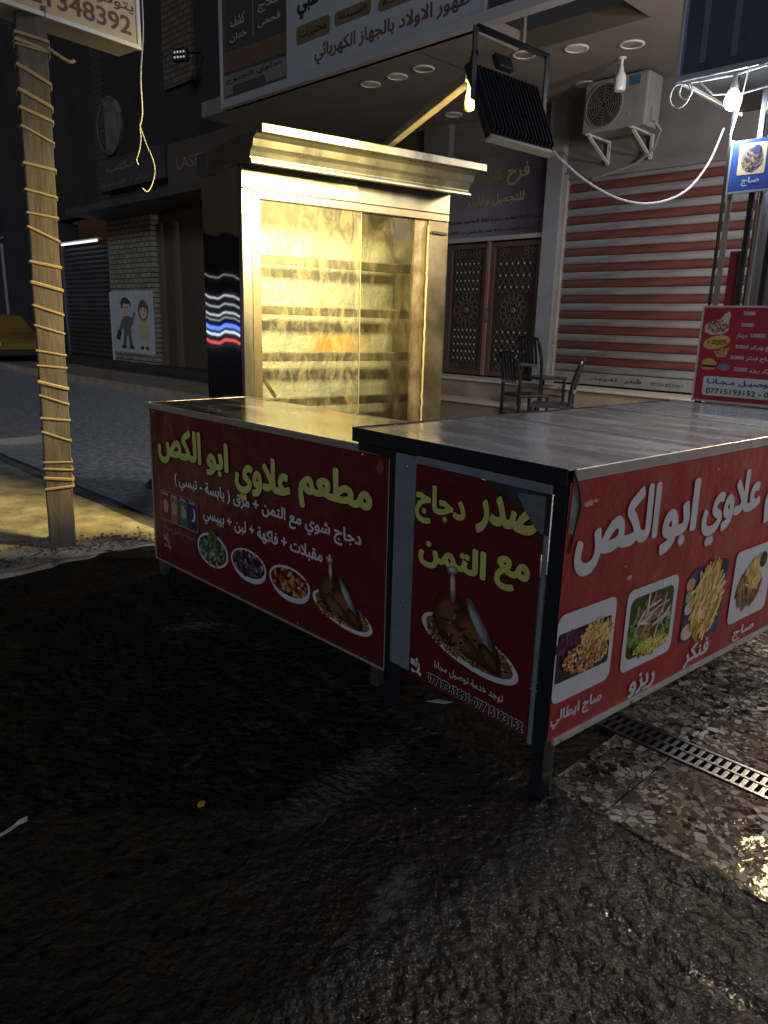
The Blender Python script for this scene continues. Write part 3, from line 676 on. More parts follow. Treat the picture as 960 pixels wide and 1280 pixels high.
red_a = mat('banner_red', (.125, .014, .016), .36, var=.22, vscale=2.5, bump=.8, bscale=5, bdist=.03, coat=.25)
red_b = mat('banner_bright_red', (.34, .022, .022), .38, var=.2, vscale=2.0, bump=.8, bscale=4.5, bdist=.03, coat=.2)
steel = mat('brushed_steel', (.55, .55, .56), .28, 1.0, var=.3, vscale=5, bump=.12, bscale=14, bdist=.004, rvar=.10, stretch=(1, 1, 1))
steel_top = mat('worn_steel_top', (.62, .67, .75), .24, .42, var=.2, vscale=4.5, bump=.22, bscale=5, bdist=.008, rvar=.12, stretch=(.6, 2.2, 1), coat=.6)
dark_fr = mat('painted_frame', (.022, .024, .032), .4, .3, var=.3, vscale=12, bump=.2, bscale=70, bdist=.002)
blue_fr = mat('pale_frame', (.30, .33, .40), .42, .4, var=.25, vscale=9)
alu = mat('aluminium_edge', (.62, .58, .56), .38, .7, var=.2, vscale=12)

# ------------------------------------------------------------------ street counter (left)
ca = thing('street_counter', 'low steel counter with dark red food banner facing the street', 'counter', A_O, A_ANG)
LA = 1.80
q = MB()
nx, ny = 40, 12                                          # sheet metal top, slightly dented
for j in range(ny+1):
    for i in range(nx+1):
        x = -.02 + (LA+.03)*i/nx; y = -.02 + .63*j/ny
        q.v.append((x, y, .972 + .004*noise.noise(Vector((x*2.3, y*2.3, 1))) + .0015*noise.noise(Vector((x*7, y*7, 3)))))
for j in range(ny):
    for i in range(nx): q.f.append((j*(nx+1)+i, j*(nx+1)+i+1, (j+1)*(nx+1)+i+1, (j+1)*(nx+1)+i)); q.m.append(0)
part(ca, 'top_sheet', q, mat('mirror_top', (.74, .74, .74), .19, 1.0, var=.35, vscale=3.2, bump=.14, bscale=5, bdist=.006, rvar=.1, stretch=(.6, 2.2, 1)), smooth=True)
q = MB(); q.box(-.022, LA+.012, -.024, -.014, .945, .975); q.box(-.026, -.016, -.02, .61, .945, .973); q.box(-.022, LA+.012, .602, .612, .945, .975); part(ca, 'top_edge', q, alu, bev=.002)
q = MB(); q.box(.0, LA, .0, .60, .925, .955); part(ca, 'core', q, dark_fr)
for (x, y) in ((.0, .0), (1.76, .0), (.0, .56), (1.76, .56)):
    q = MB(); q.box(x, x+.04, y, y+.04, 0, .925); part(ca, 'leg', q, mat('leg_grey', (.10, .10, .105), .5, .4, var=.3), bev=.002)
q = MB(); q.box(.02, 1.78, .575, .579, .06, .92); part(ca, 'back_panel', q, steel); q = MB(); q.box(.018, .022, .042, .57, .06, .92); part(ca, 'end_panel', q, steel); q = MB(); q.box(.03, 1.77, .04, .57, .05, .06); part(ca, 'floor_panel', q, steel)
q = MB(); q.box(.04, 1.76, .005, .035, .11, .14); q.box(.04, 1.76, .565, .595, .11, .14); q.box(.005, .035, .04, .56, .11, .14); part(ca, 'lower_rail', q, dark_fr)
q = MB()
nx, nz = 48, 20
for j in range(nz+1):
    for i in range(nx+1):
        x = .004 + 1.845*i/nx; z = .105 + .845*j/nz
        q.v.append((x, -.012 + .0022*noise.noise(Vector((x*2.6, z*2.6, 8))), z))
for j in range(nz):
    for i in range(nx): q.f.append((j*(nx+1)+i, j*(nx+1)+i+1, (j+1)*(nx+1)+i+1, (j+1)*(nx+1)+i)); q.m.append(0)
ba = part(ca, 'banner', q, red_a, smooth=True, label='dark red banner with yellow and white Arabic lettering and food dishes')
q = MB(); q.box(-.006, .003, -.017, -.004, .10, .955); q.box(1.850, 1.858, -.017, -.004, .10, .955); q.box(-.006, 1.858, -.017, -.004, .096, .104); part(ca, 'banner_edge', q, mat('banner_edge', (.32, .26, .25), .4), bev=.001)
T = .0155
place_text(ba, 'مطعم', 1.31, 1.767, .655, .86, T, YEL, .045, outline=INK, ooff=.03); place_text(ba, 'علاوي', .826, 1.256, .60, .835, T, YEL, .045, outline=INK, ooff=.03)
place_text(ba, 'ابو', .575, .775, .672, .85, T, YEL, .045, outline=INK, ooff=.03); place_text(ba, 'الكص', .085, .53, .665, .875, T, YEL, .045, outline=INK, ooff=.03)
place_text(ba, 'دجاج شوي مع التمن + مرق ( يابسة - تبسي )', .25, 1.71, .545, .632, T, WHITE, .03)
place_text(ba, '+ مقبلات + فاكهة + لبن + بيبسي', .53, 1.54, .415, .505, T, WHITE, .03)
# drink cans in a rounded frame, delivery line, scooter mark
plate(ba, 'can_frame', rrect(.085, .478, .345, .515, .03), T, flat(150, 110, 118))
plate(ba, 'can_panel', rrect(.092, .471, .352, .508, .026), T+.0004, flat(70, 22, 26))
for k, c in enumerate(((126, 30, 34), (130, 108, 62), (58, 98, 98), (34, 40, 92))):
    x0 = .10 + k*.093
    plate(ba, 'can', [(x0, .362), (x0+.01, .352), (x0+.072, .352), (x0+.082, .362), (x0+.082, .485), (x0+.07, .503), (x0+.012, .503), (x0, .485)], T+.0008, flat(*c))
    plate(ba, 'can_lid', [(x0+.004, .49), (x0+.078, .49), (x0+.07, .503), (x0+.012, .503)], T+.0012, flat(150, 150, 158))
    plate(ba, 'can_mark', ell(x0+.043, .43, .026, .038, 16, .25, k) if k < 3 else [(x0+.03, .40), (x0+.06, .40), (x0+.072, .43), (x0+.066, .462), (x0+.05, .47), (x0+.06, .44), (x0+.05, .415)], T+.0012, flat(170, 150, 140) if k < 3 else WHITE)
place_text(ba, 'خدمة توصيل مجانا', .115, .44, .290, .325, T, flat(150, 120, 120), .0)
place_text(ba, '07717362891', .20, .45, .245, .275, T, flat(100, 60, 84), .0, arabic=False); place_text(ba, '07715193152', .20, .45, .205, .235, T, flat(100, 60, 84), .0, arabic=False)
def scooter(parent, x, z, s, y, m):
    plate(parent, 'scooter_box', [(x, z+.42*s), (x+.34*s, z+.42*s), (x+.34*s, z+.78*s), (x, z+.78*s)], y, m)
    plate(parent, 'scooter_body', [(x+.02*s, z+.16*s), (x+.5*s, z+.12*s), (x+.66*s, z+.5*s), (x+.62*s, z+.72*s), (x+.72*s, z+.74*s), (x+.78*s, z+.46*s), (x+.74*s, z+.14*s), (x+.9*s, z+.1*s), (x+.9*s, z+.04*s), (x+.1*s, z+.04*s)], y+.0004, m)
    plate(parent, 'rider', ell(x+.5*s, z+.86*s, .11*s, .12*s, 12), y, m); plate(parent, 'rider_body', [(x+.38*s, z+.38*s), (x+.54*s, z+.38*s), (x+.58*s, z+.72*s), (x+.42*s, z+.74*s)], y+.0008, m)
    for k in (.2, .82): plate(parent, 'scooter_wheel', ell(x+k*s, z+.07*s, .12*s, .12*s, 14), y+.0012, m)
scooter(ba, .10, .195, .085, T, flat(170, 140, 140))
# four dishes
plate(ba, 'bowl_rim', ell(.605, .288, .145, .088, 32), T, WHITE); plate(ba, 'bowl_well', ell(.605, .288, .13, .076, 32), T+.0004, flat(46, 58, 48))
speck(ba, 'salad', .605, .286, .125, .072, 190, .03, .02, [(70, 100, 62), (120, 140, 112), (38, 62, 40), (150, 160, 160), (96, 84, 72), (52, 78, 50)], T+.001, '-y', 3, 'blob')
speck(ba, 'lettuce', .61, .35, .035, .04, 40, .045, .016, [(76, 120, 60), (104, 140, 84), (50, 88, 46)], T+.0036, '-y', 4, 'blob', tilt=80)
bowl(ba, .922, .296, .148, .074, T, [(52, 40, 58), (84, 72, 92), (150, 140, 150), (30, 22, 34), (110, 60, 80)], 5, True, 'blob', .036, .028)
bowl(ba, 1.241, .294, .150, .074, T, [(150, 84, 44), (176, 128, 70), (110, 44, 26), (196, 160, 110), (90, 30, 22)], 6, True, 'blob', .034, .024)
platter(ba, 1.595, .262, .19, .062, T, 8)
for x, z in ((.045, .925), (1.80, .90)): plate(ba, 'sun_fade', ell(x, z, .022, .028, 14, .3, 3), T-.0015, flat(120, 62, 70))

# ------------------------------------------------------------------ serving counter (right)
cb = thing('serving_counter', 'large steel topped serving counter with red banners on two sides, standing at the kerb corner', 'counter', B_O, B_ANG)
LB, WB = 2.24, .965
q = MB(); nx, ny = 24, 56
for j in range(ny+1):
    for i in range(nx+1):
        x = -WB + (WB+.004)*i/nx; y = -.004 + LB*j/ny
        q.v.append((x, y, 1.0405 + .0035*noise.noise(Vector((x*2.0, y*2.0, 11))) + .0014*noise.noise(Vector((x*6, y*6, 13)))))
for j in range(ny):
    for i in range(nx): q.f.append((j*(nx+1)+i, j*(nx+1)+i+1, (j+1)*(nx+1)+i+1, (j+1)*(nx+1)+i)); q.m.append(0)
top_b = part(cb, 'top_sheet', q, steel_top, smooth=True)
q = MB(); q.box(-WB, .0, -.010, -.003, .992, 1.044); q.box(-WB-.006, -WB, -.008, LB, .992, 1.044); part(cb, 'front_edge', q, dark_fr, bev=.002, label='dark painted edge strip along the street side of the top')
q = MB(); q.box(.001, .010, .018, LB, 1.008, 1.043); part(cb, 'side_edge', q, alu, bev=.002)
q = MB(); q.box(-WB, .0, LB-.006, LB+.004, .99, 1.044); part(cb, 'rear_edge', q, alu)
for y in (.74, 1.49):
    q = MB(); q.box(-WB+.01, -.004, y, y+.004, 1.043, 1.0465); part(top_b, 'seam', q, alu)
q = MB(); q.box(-WB+.01, -.012, .01, LB-.02, .96, .992); part(cb, 'core', q, dark_fr)
for (x, y, m) in ((-.050, .004, dark_fr), (-.765, .004, dark_fr), (-.05, LB-.05, dark_fr), (-WB+.01, LB-.05, dark_fr)):
    q = MB(); q.box(x, x+.045, y, y+.045, .0, .96); part(cb, 'leg', q, m, bev=.002)
q = MB(); q.box(-.045, -.006, .049, .06, .0, .19); part(cb, 'leg_plate', q, mat('leg_rust', (.10, .085, .07), .6, .3, var=.4, vscale=20))
q = MB(); q.box(-.72, -.612, -.0075, .002, .195, .985); q.box(-.612, -.05, -.0075, .002, .962, .99); q.box(-.064, -.051, -.0075, .002, .17, .84); part(cb, 'pale_strip', q, blue_fr, bev=.002)
q = MB(); q.box(-.71, -.05, .004, .03, .18, .21); q.box(-.04, -.02, .06, LB-.06, .175, .21); part(cb, 'lower_rail', q, dark_fr)
q = MB(); q.box(-.30, -.052, -.0035, .002, .78, .962); part(cb, 'bare_panel', q, mat('bare_metal', (.075, .085, .105), .45, .5, var=.5, vscale=14, bump=.3, bscale=40), label='dark bare metal showing where the banner corner has torn away')
# banner towards the street, its upper corner torn away
q = MB()
outline_b = [(-.611, .188), (-.066, .188), (-.066, .825), (-.095, .850), (-.147, .903), (-.20, .912), (-.236, .928), (-.262, .952), (-.293, .961), (-.611, .961)]
q.poly([(x, -.0092, z) for x, z in outline_b]); b1 = part(cb, 'front_banner', q, red_a, label='narrow dark red banner with a torn upper corner')
T1 = .0100
place_text(b1, 'صدر', -.325, -.082, .79, .925, T1, YEL, .045, outline=INK, ooff=.03); place_text(b1, 'دجاج', -.607, -.37, .765, .905, T1, YEL, .045, outline=INK, ooff=.03)
place_text(b1, 'مع', -.235, -.098, .635, .745, T1, YEL, .045, outline=INK, ooff=.03); place_text(b1, 'التمن', -.582, -.27, .615, .735, T1, YEL, .045, outline=INK, ooff=.03)
q = MB(); q.poly([(x, -.0122, z) for x, z in ((-.17, .948), (-.062, .955), (-.062, .84), (-.09, .853), (-.14, .905))]); part(cb, 'torn_flap', q, mat('flap_grey', (.14, .15, .18), .5, var=.4, vscale=20))
platter(b1, -.332, .395, .222, .072, T1, 21)
place_text(b1, 'توجد خدمة توصيل مجانا', -.478, -.165, .258, .292, T1, WHITE, .01)
place_text(b1, '07717362891-07715193152', -.515, -.08, .199, .233, T1, INK, .045, outline=WHITE, ooff=.04, arabic=False)
scooter(b1, -.60, .205, .062, T1, WHITE)
# banner along the pavement side
q = MB(); ny, nz = 60, 16
for j in range(nz+1):
    for i in range(ny+1):
        y = .002 + (LB-.01)*i/ny; z = .200 + .806*j/nz
        q.v.append((.0045 + .002*noise.noise(Vector((3, y*2.4, z*2.4))), y, z))
for j in range(nz):
    for i in range(ny): q.f.append((j*(ny+1)+i, j*(ny+1)+i+1, (j+1)*(ny+1)+i+1, (j+1)*(ny+1)+i)); q.m.append(0)
b2 = part(cb, 'side_banner', q, red_b, smooth=True, label='bright red banner with white Arabic lettering and dishes in white frames')
q = MB(); q.box(.0, .012, .03, LB, .182, .203); part(cb, 'bottom_strip', q, mat('strip_white', (.55, .53, .50), .4, .3, var=.2, vscale=14), bev=.002)
q = MB(); q.tube([(.008, .014, 1.03), (.014, .03, .99), (.012, .05, .93), (.008, .035, .86), (.009, .02, .80)], .0035, 6); part(cb, 'peeled_edge', q, mat('peel_black', (.015, .015, .017), .5), smooth=True)
q = MB(); q.poly([(.0078, .008, .86), (.0082, .042, .85), (.0088, .046, .985), (.0078, .012, .995)]); part(cb, 'bare_corner', q, mat('bare_pale', (.35, .34, .35), .4, .5, var=.4, vscale=18))
T2 = .0080
place_text(b2, 'الكص', .046, .49, .715, .955, T2, WHITE, .045, '+x'); place_text(b2, 'ابو', .515, .745, .70, .94, T2, WHITE, .045, '+x')
place_text(b2, 'علاوي', .785, 1.235, .675, .93, T2, WHITE, .045, '+x'); place_text(b2, 'مطعم', 1.285, 1.80, .69, .93, T2, WHITE, .045, '+x')
def frame(y0, y1, z0, z1, r_=.03): return plate(b2, 'picture_frame', rrect(y0, y1, z0, z1, r_), T2, WHITE, '+x')
frame(-.0, .30, .325, .612)
plate(b2, 'picture', rrect(.006, .280, .392, .552, .012), T2+.0004, flat(30, 26, 30), '+x')
speck(b2, 'cabbage', .07, .50, .07, .045, 90, .03, .014, [(74, 26, 60), (108, 44, 84), (48, 18, 42)], T2+.0008, '+x', 31, 'blob')
speck(b2, 'fries', .20, .50, .075, .042, 150, .045, .008, [(206, 176, 96), (226, 204, 134), (180, 142, 66)], T2+.002, '+x', 32)
speck(b2, 'crumbed_cutlet', .15, .452, .115, .05, 420, .014, .010, [(196, 132, 70), (222, 176, 116), (158, 92, 44), (230, 206, 160), (176, 108, 56)], T2+.004, '+x', 33, 'blob')
frame(.362, .680, .318, .608)
plate(b2, 'picture', rrect(.385, .655, .358, .575, .03), T2+.0004, flat(58, 66, 38), '+x')
speck(b2, 'lettuce', .52, .455, .125, .10, 170, .045, .026, [(120, 150, 60), (92, 126, 50), (160, 172, 84), (70, 98, 40)], T2+.0008, '+x', 34, 'blob')
speck(b2, 'grilled_meat', .525, .485, .095, .072, 120, .04, .026, [(104, 66, 40), (140, 92, 54), (74, 44, 28), (168, 122, 76)], T2+.003, '+x', 35, 'blob')
speck(b2, 'sauce', .53, .49, .09, .06, 22, .06, .008, [(214, 206, 198), (196, 186, 180)], T2+.005, '+x', 36, 'stick', tilt=30)
speck(b2, 'corn_rice', .53, .385, .11, .024, 160, .02, .012, [(206, 196, 84), (224, 212, 120), (176, 160, 60)], T2+.0055, '+x', 37, 'blob')
plate(b2, 'picture', [(.74, .325), (1.03, .30), (1.055, .59), (.99, .60), (.80, .60), (.745, .57)], T2, flat(56, 66, 96), '+x')
for k, c in enumerate(((196, 150, 110), (150, 172, 120), (206, 202, 206), (92, 66, 96), (214, 190, 160))):
    plate(b2, 'dip', ell(.772 + .004*k, .545-.046*k, .032 if k < 4 else .045, .024 if k < 4 else .032, 18), T2+.0006+.0003*k, flat(*c), '+x')
speck(b2, 'fries', .905, .46, .10, .125, 430, .075, .011, [(206, 168, 84), (228, 196, 116), (170, 124, 52), (240, 216, 150), (188, 146, 66)], T2+.0022, '+x', 38, 'stick', tilt=62)
plate(b2, 'sauce_jar', ell(1.01, .57, .03, .032, 14), T2+.0008, flat(28, 26, 34), '+x')
frame(1.11, 1.445, .300, .602)
speck(b2, 'shredded_meat', 1.255, .43, .105, .075, 300, .045, .014, [(112, 76, 48), (150, 108, 66), (78, 50, 34), (176, 136, 90)], T2+.0008, '+x', 39, 'blob', tilt=70)
speck(b2, 'fries', 1.28, .485, .06, .06, 90, .055, .012, [(210, 172, 90), (190, 146, 70), (226, 196, 120)], T2+.0045, '+x', 40)
plate(b2, 'sauce_cup', ell(1.345, .53, .038, .042, 22), T2+.0062, WHITE, '+x'); plate(b2, 'sauce', ell(1.345, .535, .032, .034, 22), T2+.0066, flat(42, 30, 34), '+x')
frame(1.50, 1.84, .300, .602); speck(b2, 'grilled_meat', 1.67, .45, .12, .09, 200, .05, .03, [(150, 92, 50), (110, 66, 36), (190, 140, 84)], T2+.0008, '+x', 41, 'blob')
place_text(b2, 'صاج ايطالي', .004, .268, .242, .300, T2, WHITE, .03, '+x'); place_text(b2, 'ريزو', .43, .592, .207, .287, T2, WHITE, .03, '+x')
place_text(b2, 'فنكر', .79, .975, .21, .298, T2, WHITE, .03, '+x'); place_text(b2, 'صاج', 1.175, 1.365, .212, .272, T2, WHITE, .03, '+x')
for (y, z, s) in ((.10, .935, .02), (.13, .938, .012), (.36, .655, .014), (.33, .70, .006), (.52, .63, .006), (.86, .955, .008)): plate(b2, 'scuff', ell(y, z, s, s*.5, 9, .4, int(y*100)), T2-.0022+.0006, flat(206, 150, 150), '+x')

scr = MB(); scr.lathe([(.005, 0), (.005, -.0015), (.003, -.003), (.0005, -.003)], 8, (0, 0, 0), 'y'); screw = mesh_of(scr, 'screw', iron)
for x in (.03, .42, .85, 1.3, 1.72):
    for z in (.118, .938): link('screw', screw, ca, (x + rnd.uniform(-.03, .03), -.0155, z + rnd.uniform(-.004, .004)))
for z in (.22, .45, .7, .95): link('screw', screw, cb, (-.66, -.0082, z + rnd.uniform(-.03, .03)))
for y in (.06, .45, .83, 1.2, 1.6, 2.0): link('screw', screw, cb, (.0135, y, .192), (0, 0, R(90)))
# ------------------------------------------------------------------ rotisserie cabinet
cab = thing('rotisserie_cabinet', 'tall steel rotisserie cabinet lit yellow, with glass doors and a flared hood', 'cabinet', C_O, C_ANG)
cab_st = mat('cabinet_steel', (.22, .215, .195), .33, .9, var=.25, vscale=4, bump=.1, bscale=10, bdist=.004, rvar=.10, stretch=(1, 1, .3))
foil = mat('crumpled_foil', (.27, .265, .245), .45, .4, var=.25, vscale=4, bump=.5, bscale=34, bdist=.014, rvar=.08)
def painted_glow(m, cx, cz, sx, sz, col):
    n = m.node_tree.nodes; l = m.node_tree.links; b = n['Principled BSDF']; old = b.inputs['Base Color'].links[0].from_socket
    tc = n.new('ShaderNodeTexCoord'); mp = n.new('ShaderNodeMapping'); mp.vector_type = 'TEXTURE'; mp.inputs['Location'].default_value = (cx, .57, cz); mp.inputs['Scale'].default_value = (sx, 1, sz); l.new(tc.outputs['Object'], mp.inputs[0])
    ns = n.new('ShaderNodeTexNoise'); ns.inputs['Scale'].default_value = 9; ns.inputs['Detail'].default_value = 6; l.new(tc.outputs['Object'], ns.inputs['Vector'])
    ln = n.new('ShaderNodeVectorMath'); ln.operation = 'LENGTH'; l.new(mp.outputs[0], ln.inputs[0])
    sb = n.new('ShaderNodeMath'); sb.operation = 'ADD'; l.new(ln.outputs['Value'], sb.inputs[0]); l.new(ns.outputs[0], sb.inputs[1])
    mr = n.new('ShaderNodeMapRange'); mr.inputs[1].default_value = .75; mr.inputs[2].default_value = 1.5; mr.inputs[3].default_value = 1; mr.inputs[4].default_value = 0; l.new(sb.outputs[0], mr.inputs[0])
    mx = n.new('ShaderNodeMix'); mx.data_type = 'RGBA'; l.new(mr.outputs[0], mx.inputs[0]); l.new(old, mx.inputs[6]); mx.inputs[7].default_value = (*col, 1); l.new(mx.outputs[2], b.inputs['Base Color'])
painted_glow(foil, .98, 1.26, .36, .15, (.40, .19, .02))  # orange glow reflected in the foil, painted into its base colour
grease = mat('greasy_steel', (.25, .21, .15), .42, .6, color2=(.09, .055, .03), vscale=6, bump=.3, bscale=30)
CW, CD = 1.565, .62
q = MB(); q.box(.0, .065, 0, .05, .05, 2.165); part(cab, 'left_post', q, cab_st, bev=.004)
q = MB(); q.box(.067, .125, .006, .04, .05, 2.165); part(cab, 'left_jamb', q, mat('warm_steel', (.22, .18, .14), .32, .8, var=.2, vscale=6), bev=.003)
q = MB(); q.box(.0, CW, -.006, .05, 2.167, 2.30); part(cab, 'header', q, cab_st, bev=.004)
q = MB(); q.box(.055, CW-.006, -.012, .03, 2.118, 2.164); part(cab, 'header_rail', q, mat('warm_steel', ()), bev=.003)
q = MB(); q.box(1.39, CW, .0, .05, .05, 2.117); part(cab, 'right_panel', q, mat('smoked_steel', (.17, .145, .11), .34, .85, var=.5, vscale=3, rvar=.1), bev=.003)
q = MB(); q.box(1.285, 1.388, .02, .05, .05, 2.117); rj = part(cab, 'right_jamb', q, grease)
q = MB(); pts = [(1.385 + .008*noise.noise(Vector((k*.8, 2, 3))), -.002 + .004*noise.noise(Vector((k*.9, 7, 3))), .1 + k*.045) for k in range(45)]
q.tube(pts, [.007 + .006*abs(noise.noise(Vector((k*1.3, 1, 1)))) for k in range(45)], 6); part(rj, 'sealant_bead', q, mat('sealant', (.34, .28, .17), .6), smooth=True)
q = MB(); q.bar((1.42, -.01, 2.04), (1.54, -.012, 2.035), .02, .018); part(cab, 'latch', q, dark_fr, bev=.003)
# back, side walls, floor, ceiling of the cooking chamber
q = MB(); nx, nz = 70, 70
for j in range(nz+1):
    for i in range(nx+1):
        x = .03 + 1.47*i/nx; z = .62 + 1.50*j/nz
        rid = abs(noise.noise(Vector((x*3.1, z*3.1, 5)))) + .5*abs(noise.noise(Vector((x*7.7, z*7.7, 9)))) + .25*abs(noise.noise(Vector((x*16, z*16, 2))))
        q.v.append((x, CD-.05 - .011*rid, z))
for j in range(nz):
    for i in range(nx): q.f.append((j*(nx+1)+i, j*(nx+1)+i+1, (j+1)*(nx+1)+i+1, (j+1)*(nx+1)+i)); q.m.append(0)
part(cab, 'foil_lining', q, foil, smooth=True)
q = MB(); q.box(.0, CW, CD-.02, CD, .05, 2.30); part(cab, 'back_panel', q, cab_st)
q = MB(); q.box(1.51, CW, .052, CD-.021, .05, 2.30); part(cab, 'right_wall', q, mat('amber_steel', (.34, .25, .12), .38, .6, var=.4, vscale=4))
q = MB(); q.box(.03, 1.508, .052, CD-.06, .56, .60); part(cab, 'chamber_floor', q, grease)
q = MB(); q.box(.03, 1.508, .052, CD-.021, 2.20, 2.24); part(cab, 'chamber_ceiling', q, grease)
q = MB(); q.box(.067, 1.285, .004, .04, .05, .62); part(cab, 'lower_door', q, cab_st, bev=.004)
# polished left side, slightly wavy sheet
q = MB(); ny, nz = 60, 60
for j in range(nz+1):
    for i in range(ny+1):
        y = .051 + (CD-.051)*i/ny; z = .05 + 2.25*j/nz
        h = .0032*math.sin(y*15 + 1.2)*(z-1.4) + .0009*math.sin(y*37)*(z-1.4)
        q.v.append((-.002 + h, y, z))
for j in range(nz):
    for i in range(ny): q.f.append((j*(ny+1)+i, j*(ny+1)+i+1, (j+1)*(ny+1)+i+1, (j+1)*(ny+1)+i)); q.m.append(0)
part(cab, 'left_side', q, mat('mirror_steel', (.50, .50, .50), .035, 1.0), smooth=True, label='polished steel side reflecting coloured street lights')
q = MB(); q.box(.012, .028, .051, CD-.02, .05, 2.30); part(cab, 'left_lining', q, cab_st)
# spits with brackets
spit_m = mat('spit_dark', (.045, .033, .022), .45, .7, var=.5, vscale=14, bump=.3, bscale=60)
for z in (1.805, 1.482, 1.172, .858):
    q = MB(); q.bar((.07, .34, z), (1.50, .34, z), .030, .055); o = part(cab, 'spit', q, spit_m, bev=.004)
    q = MB(); q.bar((.07, .34, z+.033), (1.50, .34, z+.033), .040, .008); part(o, 'spit_cap', q, mat('spit_pale', (.3, .27, .2), .4, .8, var=.3, vscale=9))
q = MB(); q.bar((.18, .30, 1.16), (.40, .40, .90), .02, .02); part(cab, 'prop_rod', q, spit_m)
# sliding glass
q = MB(); q.box(.126, .842, .012, .017, .63, 2.117); gp = part(cab, 'glass_pane', q, glass_mat('greasy_glass', .14, 15, (.26, .23, .17), grough=.5, ior=1.25))
q = MB(); q.box(.842, .848, .010, .019, .63, 2.117); part(gp, 'pane_edge', q, mat('pane_edge', (.16, .16, .12), .2))
q = MB(); q.box(.80, 1.284, .026, .031, .63, 2.117); part(cab, 'glass_pane', q, glass_mat('clear_glass', .05, 6, (.3, .27, .2)))
q = MB(); q.box(.66, .80, -.0075, -.006, 2.185, 2.285); sk = part(cab, 'sticker', q, mat('sticker', (.55, .52, .38), .5))
for k in range(4): q = MB(); q.box(.675, .785, -.0082, -.0076, 2.20+.013*k, 2.206+.013*k); part(sk, 'print_line', q, mat('sticker_print', (.25, .22, .12), .5))
# flared hood with stepped cornice
q = MB(); q.extr([(.62, 2.30), (-.02, 2.30), (-.20, 2.265), (-.215, 2.268), (-.215, 2.285), (-.19, 2.30), (-.205, 2.335), (-.23, 2.35), (-.245, 2.39), (-.285, 2.408), (-.285, 2.42), (.62, 2.42)], -.03, 1.575); hood = part(cab, 'hood', q, cab_st, bev=.003)
q = MB(); q.box(-.02, 1.60, -.335, -.287, 2.405, 2.452); part(hood, 'hood_rim', q, cab_st, bev=.004)
q = MB(); q.box(-.02, 1.60, -.286, .62, 2.422, 2.436); part(hood, 'hood_lid', q, cab_st)
q = MB(); q.box(.4, .9, .1, .4, 2.437, 2.47); part(hood, 'vent_plate', q, cab_st)

# ------------------------------------------------------------------ lamp arm and floodlight
fc = Vector((.556, 3.835, 2.411)); fx = Vector((.713, .701, .018)).normalized(); fn = Vector((.635, -.657, .406)).normalized(); fz = fx.cross(fn) * -1
if fz.z < 0: fz = -fz
arm_a = to_world(C_O, C_ANG, (.95, .02, 2.475)); arm_b = Vector((.345, 3.83, 2.535))
q = MB(); q.bar(arm_a, arm_b, .045, .04); arm = solo('lamp_arm', q, mat('arm_steel', (.34, .29, .21), .4, .5, var=.25, vscale=9), 'pale steel bar running from the cabinet hood out to the floodlight', 'bracket', bev=.003)
fl = thing('floodlight', 'black finned floodlight on a U bracket, pointed away at the cabinet', 'floodlight', fc)
M = Matrix((fx, -fn, fz)).transposed()          # local x right, y away from us (the beam), z up
fl.rotation_euler = M.to_euler()
blkm = mat('floodlight_black', (.012, .012, .014), .42, .2)
q = MB(); q.box(-.253, .253, .0, .035, -.175, .175); part(fl, 'housing', q, blkm, bev=.006)
finme = MB(); finme.extr([(0, -.165), (-.024, -.15), (-.024, .15), (0, .165)], -.003, .003); fin = mesh_of(finme, 'fin', blkm)
for k in range(17): link('fin', fin, fl, (-.232 + k*.029, -.0005, 0))
q = MB(); q.box(-.253, .253, -.004, .036, -.187, -.1765); part(fl, 'lower_lip', q, mat('lip_grey', (.4, .38, .34), .4, .4))
q = MB(); Mi = M.transposed(); ul = Mi @ Vector((0, 0, 1)); pa, pb = Vector((-.275, .015, .02)), Vector((.275, .015, .02)); ta, tb = pa + ul*.27, pb + ul*.27
q.bar(pa - ul*.02, ta, .03, .008, upv=(0, 1, 0)); q.bar(pb - ul*.02, tb, .03, .008, upv=(0, 1, 0)); q.bar(ta, tb, .03, .008); part(fl, 'bracket', q, blkm)
q = MB(); q.bar(Mi @ (arm_b - fc) + Vector((0, 0, .0)), pa + ul*.17, .03, .02); part(fl, 'clamp', q, blkm)
q = MB(); q.box(-.06, .06, -.03, -.0, .185, .25); part(fl, 'driver_box', q, blkm, bev=.005)
q = MB(); q.box(-.225, .225, .0355, .037, -.15, .15); part(fl, 'lamp_glass', q, mat('flood_glass', (.9, .8, .5), .3, emit=(1, .80, .38), estr=9))
ar = bpy.data.lights.new('flood_lamp', 'AREA'); ar.shape = 'RECTANGLE'; ar.size = .42; ar.size_y = .28; ar.energy = 100; ar.color = (1, .77, .26); ar.spread = R(90)
aro = bpy.data.objects.new('flood_lamp', ar); COL.objects.link(aro); aro.parent = fl; aro.location = (0, .045, 0); aro.rotation_euler = (R(90), 0, 0)
# small bulb hanging at the end of the arm
hb = thing('socket_bulb', 'small yellowish bulb hanging from the end of the lamp arm', 'bulb', arm_b + Vector((0, 0, -.02)))
q = MB(); q.lathe([(.014, 0), (.014, -.04), (.018, -.05)], 12); part(hb, 'socket', q, mat('socket', (.3, .26, .18), .5), smooth=True)
q = MB(); q.lathe([(.018, -.05), (.022, -.07), (.026, -.10), (.022, -.118), (.005, -.124)], 14); part(hb, 'bulb', q, mat('bulb_amber', (.35, .26, .1), .3), smooth=True)
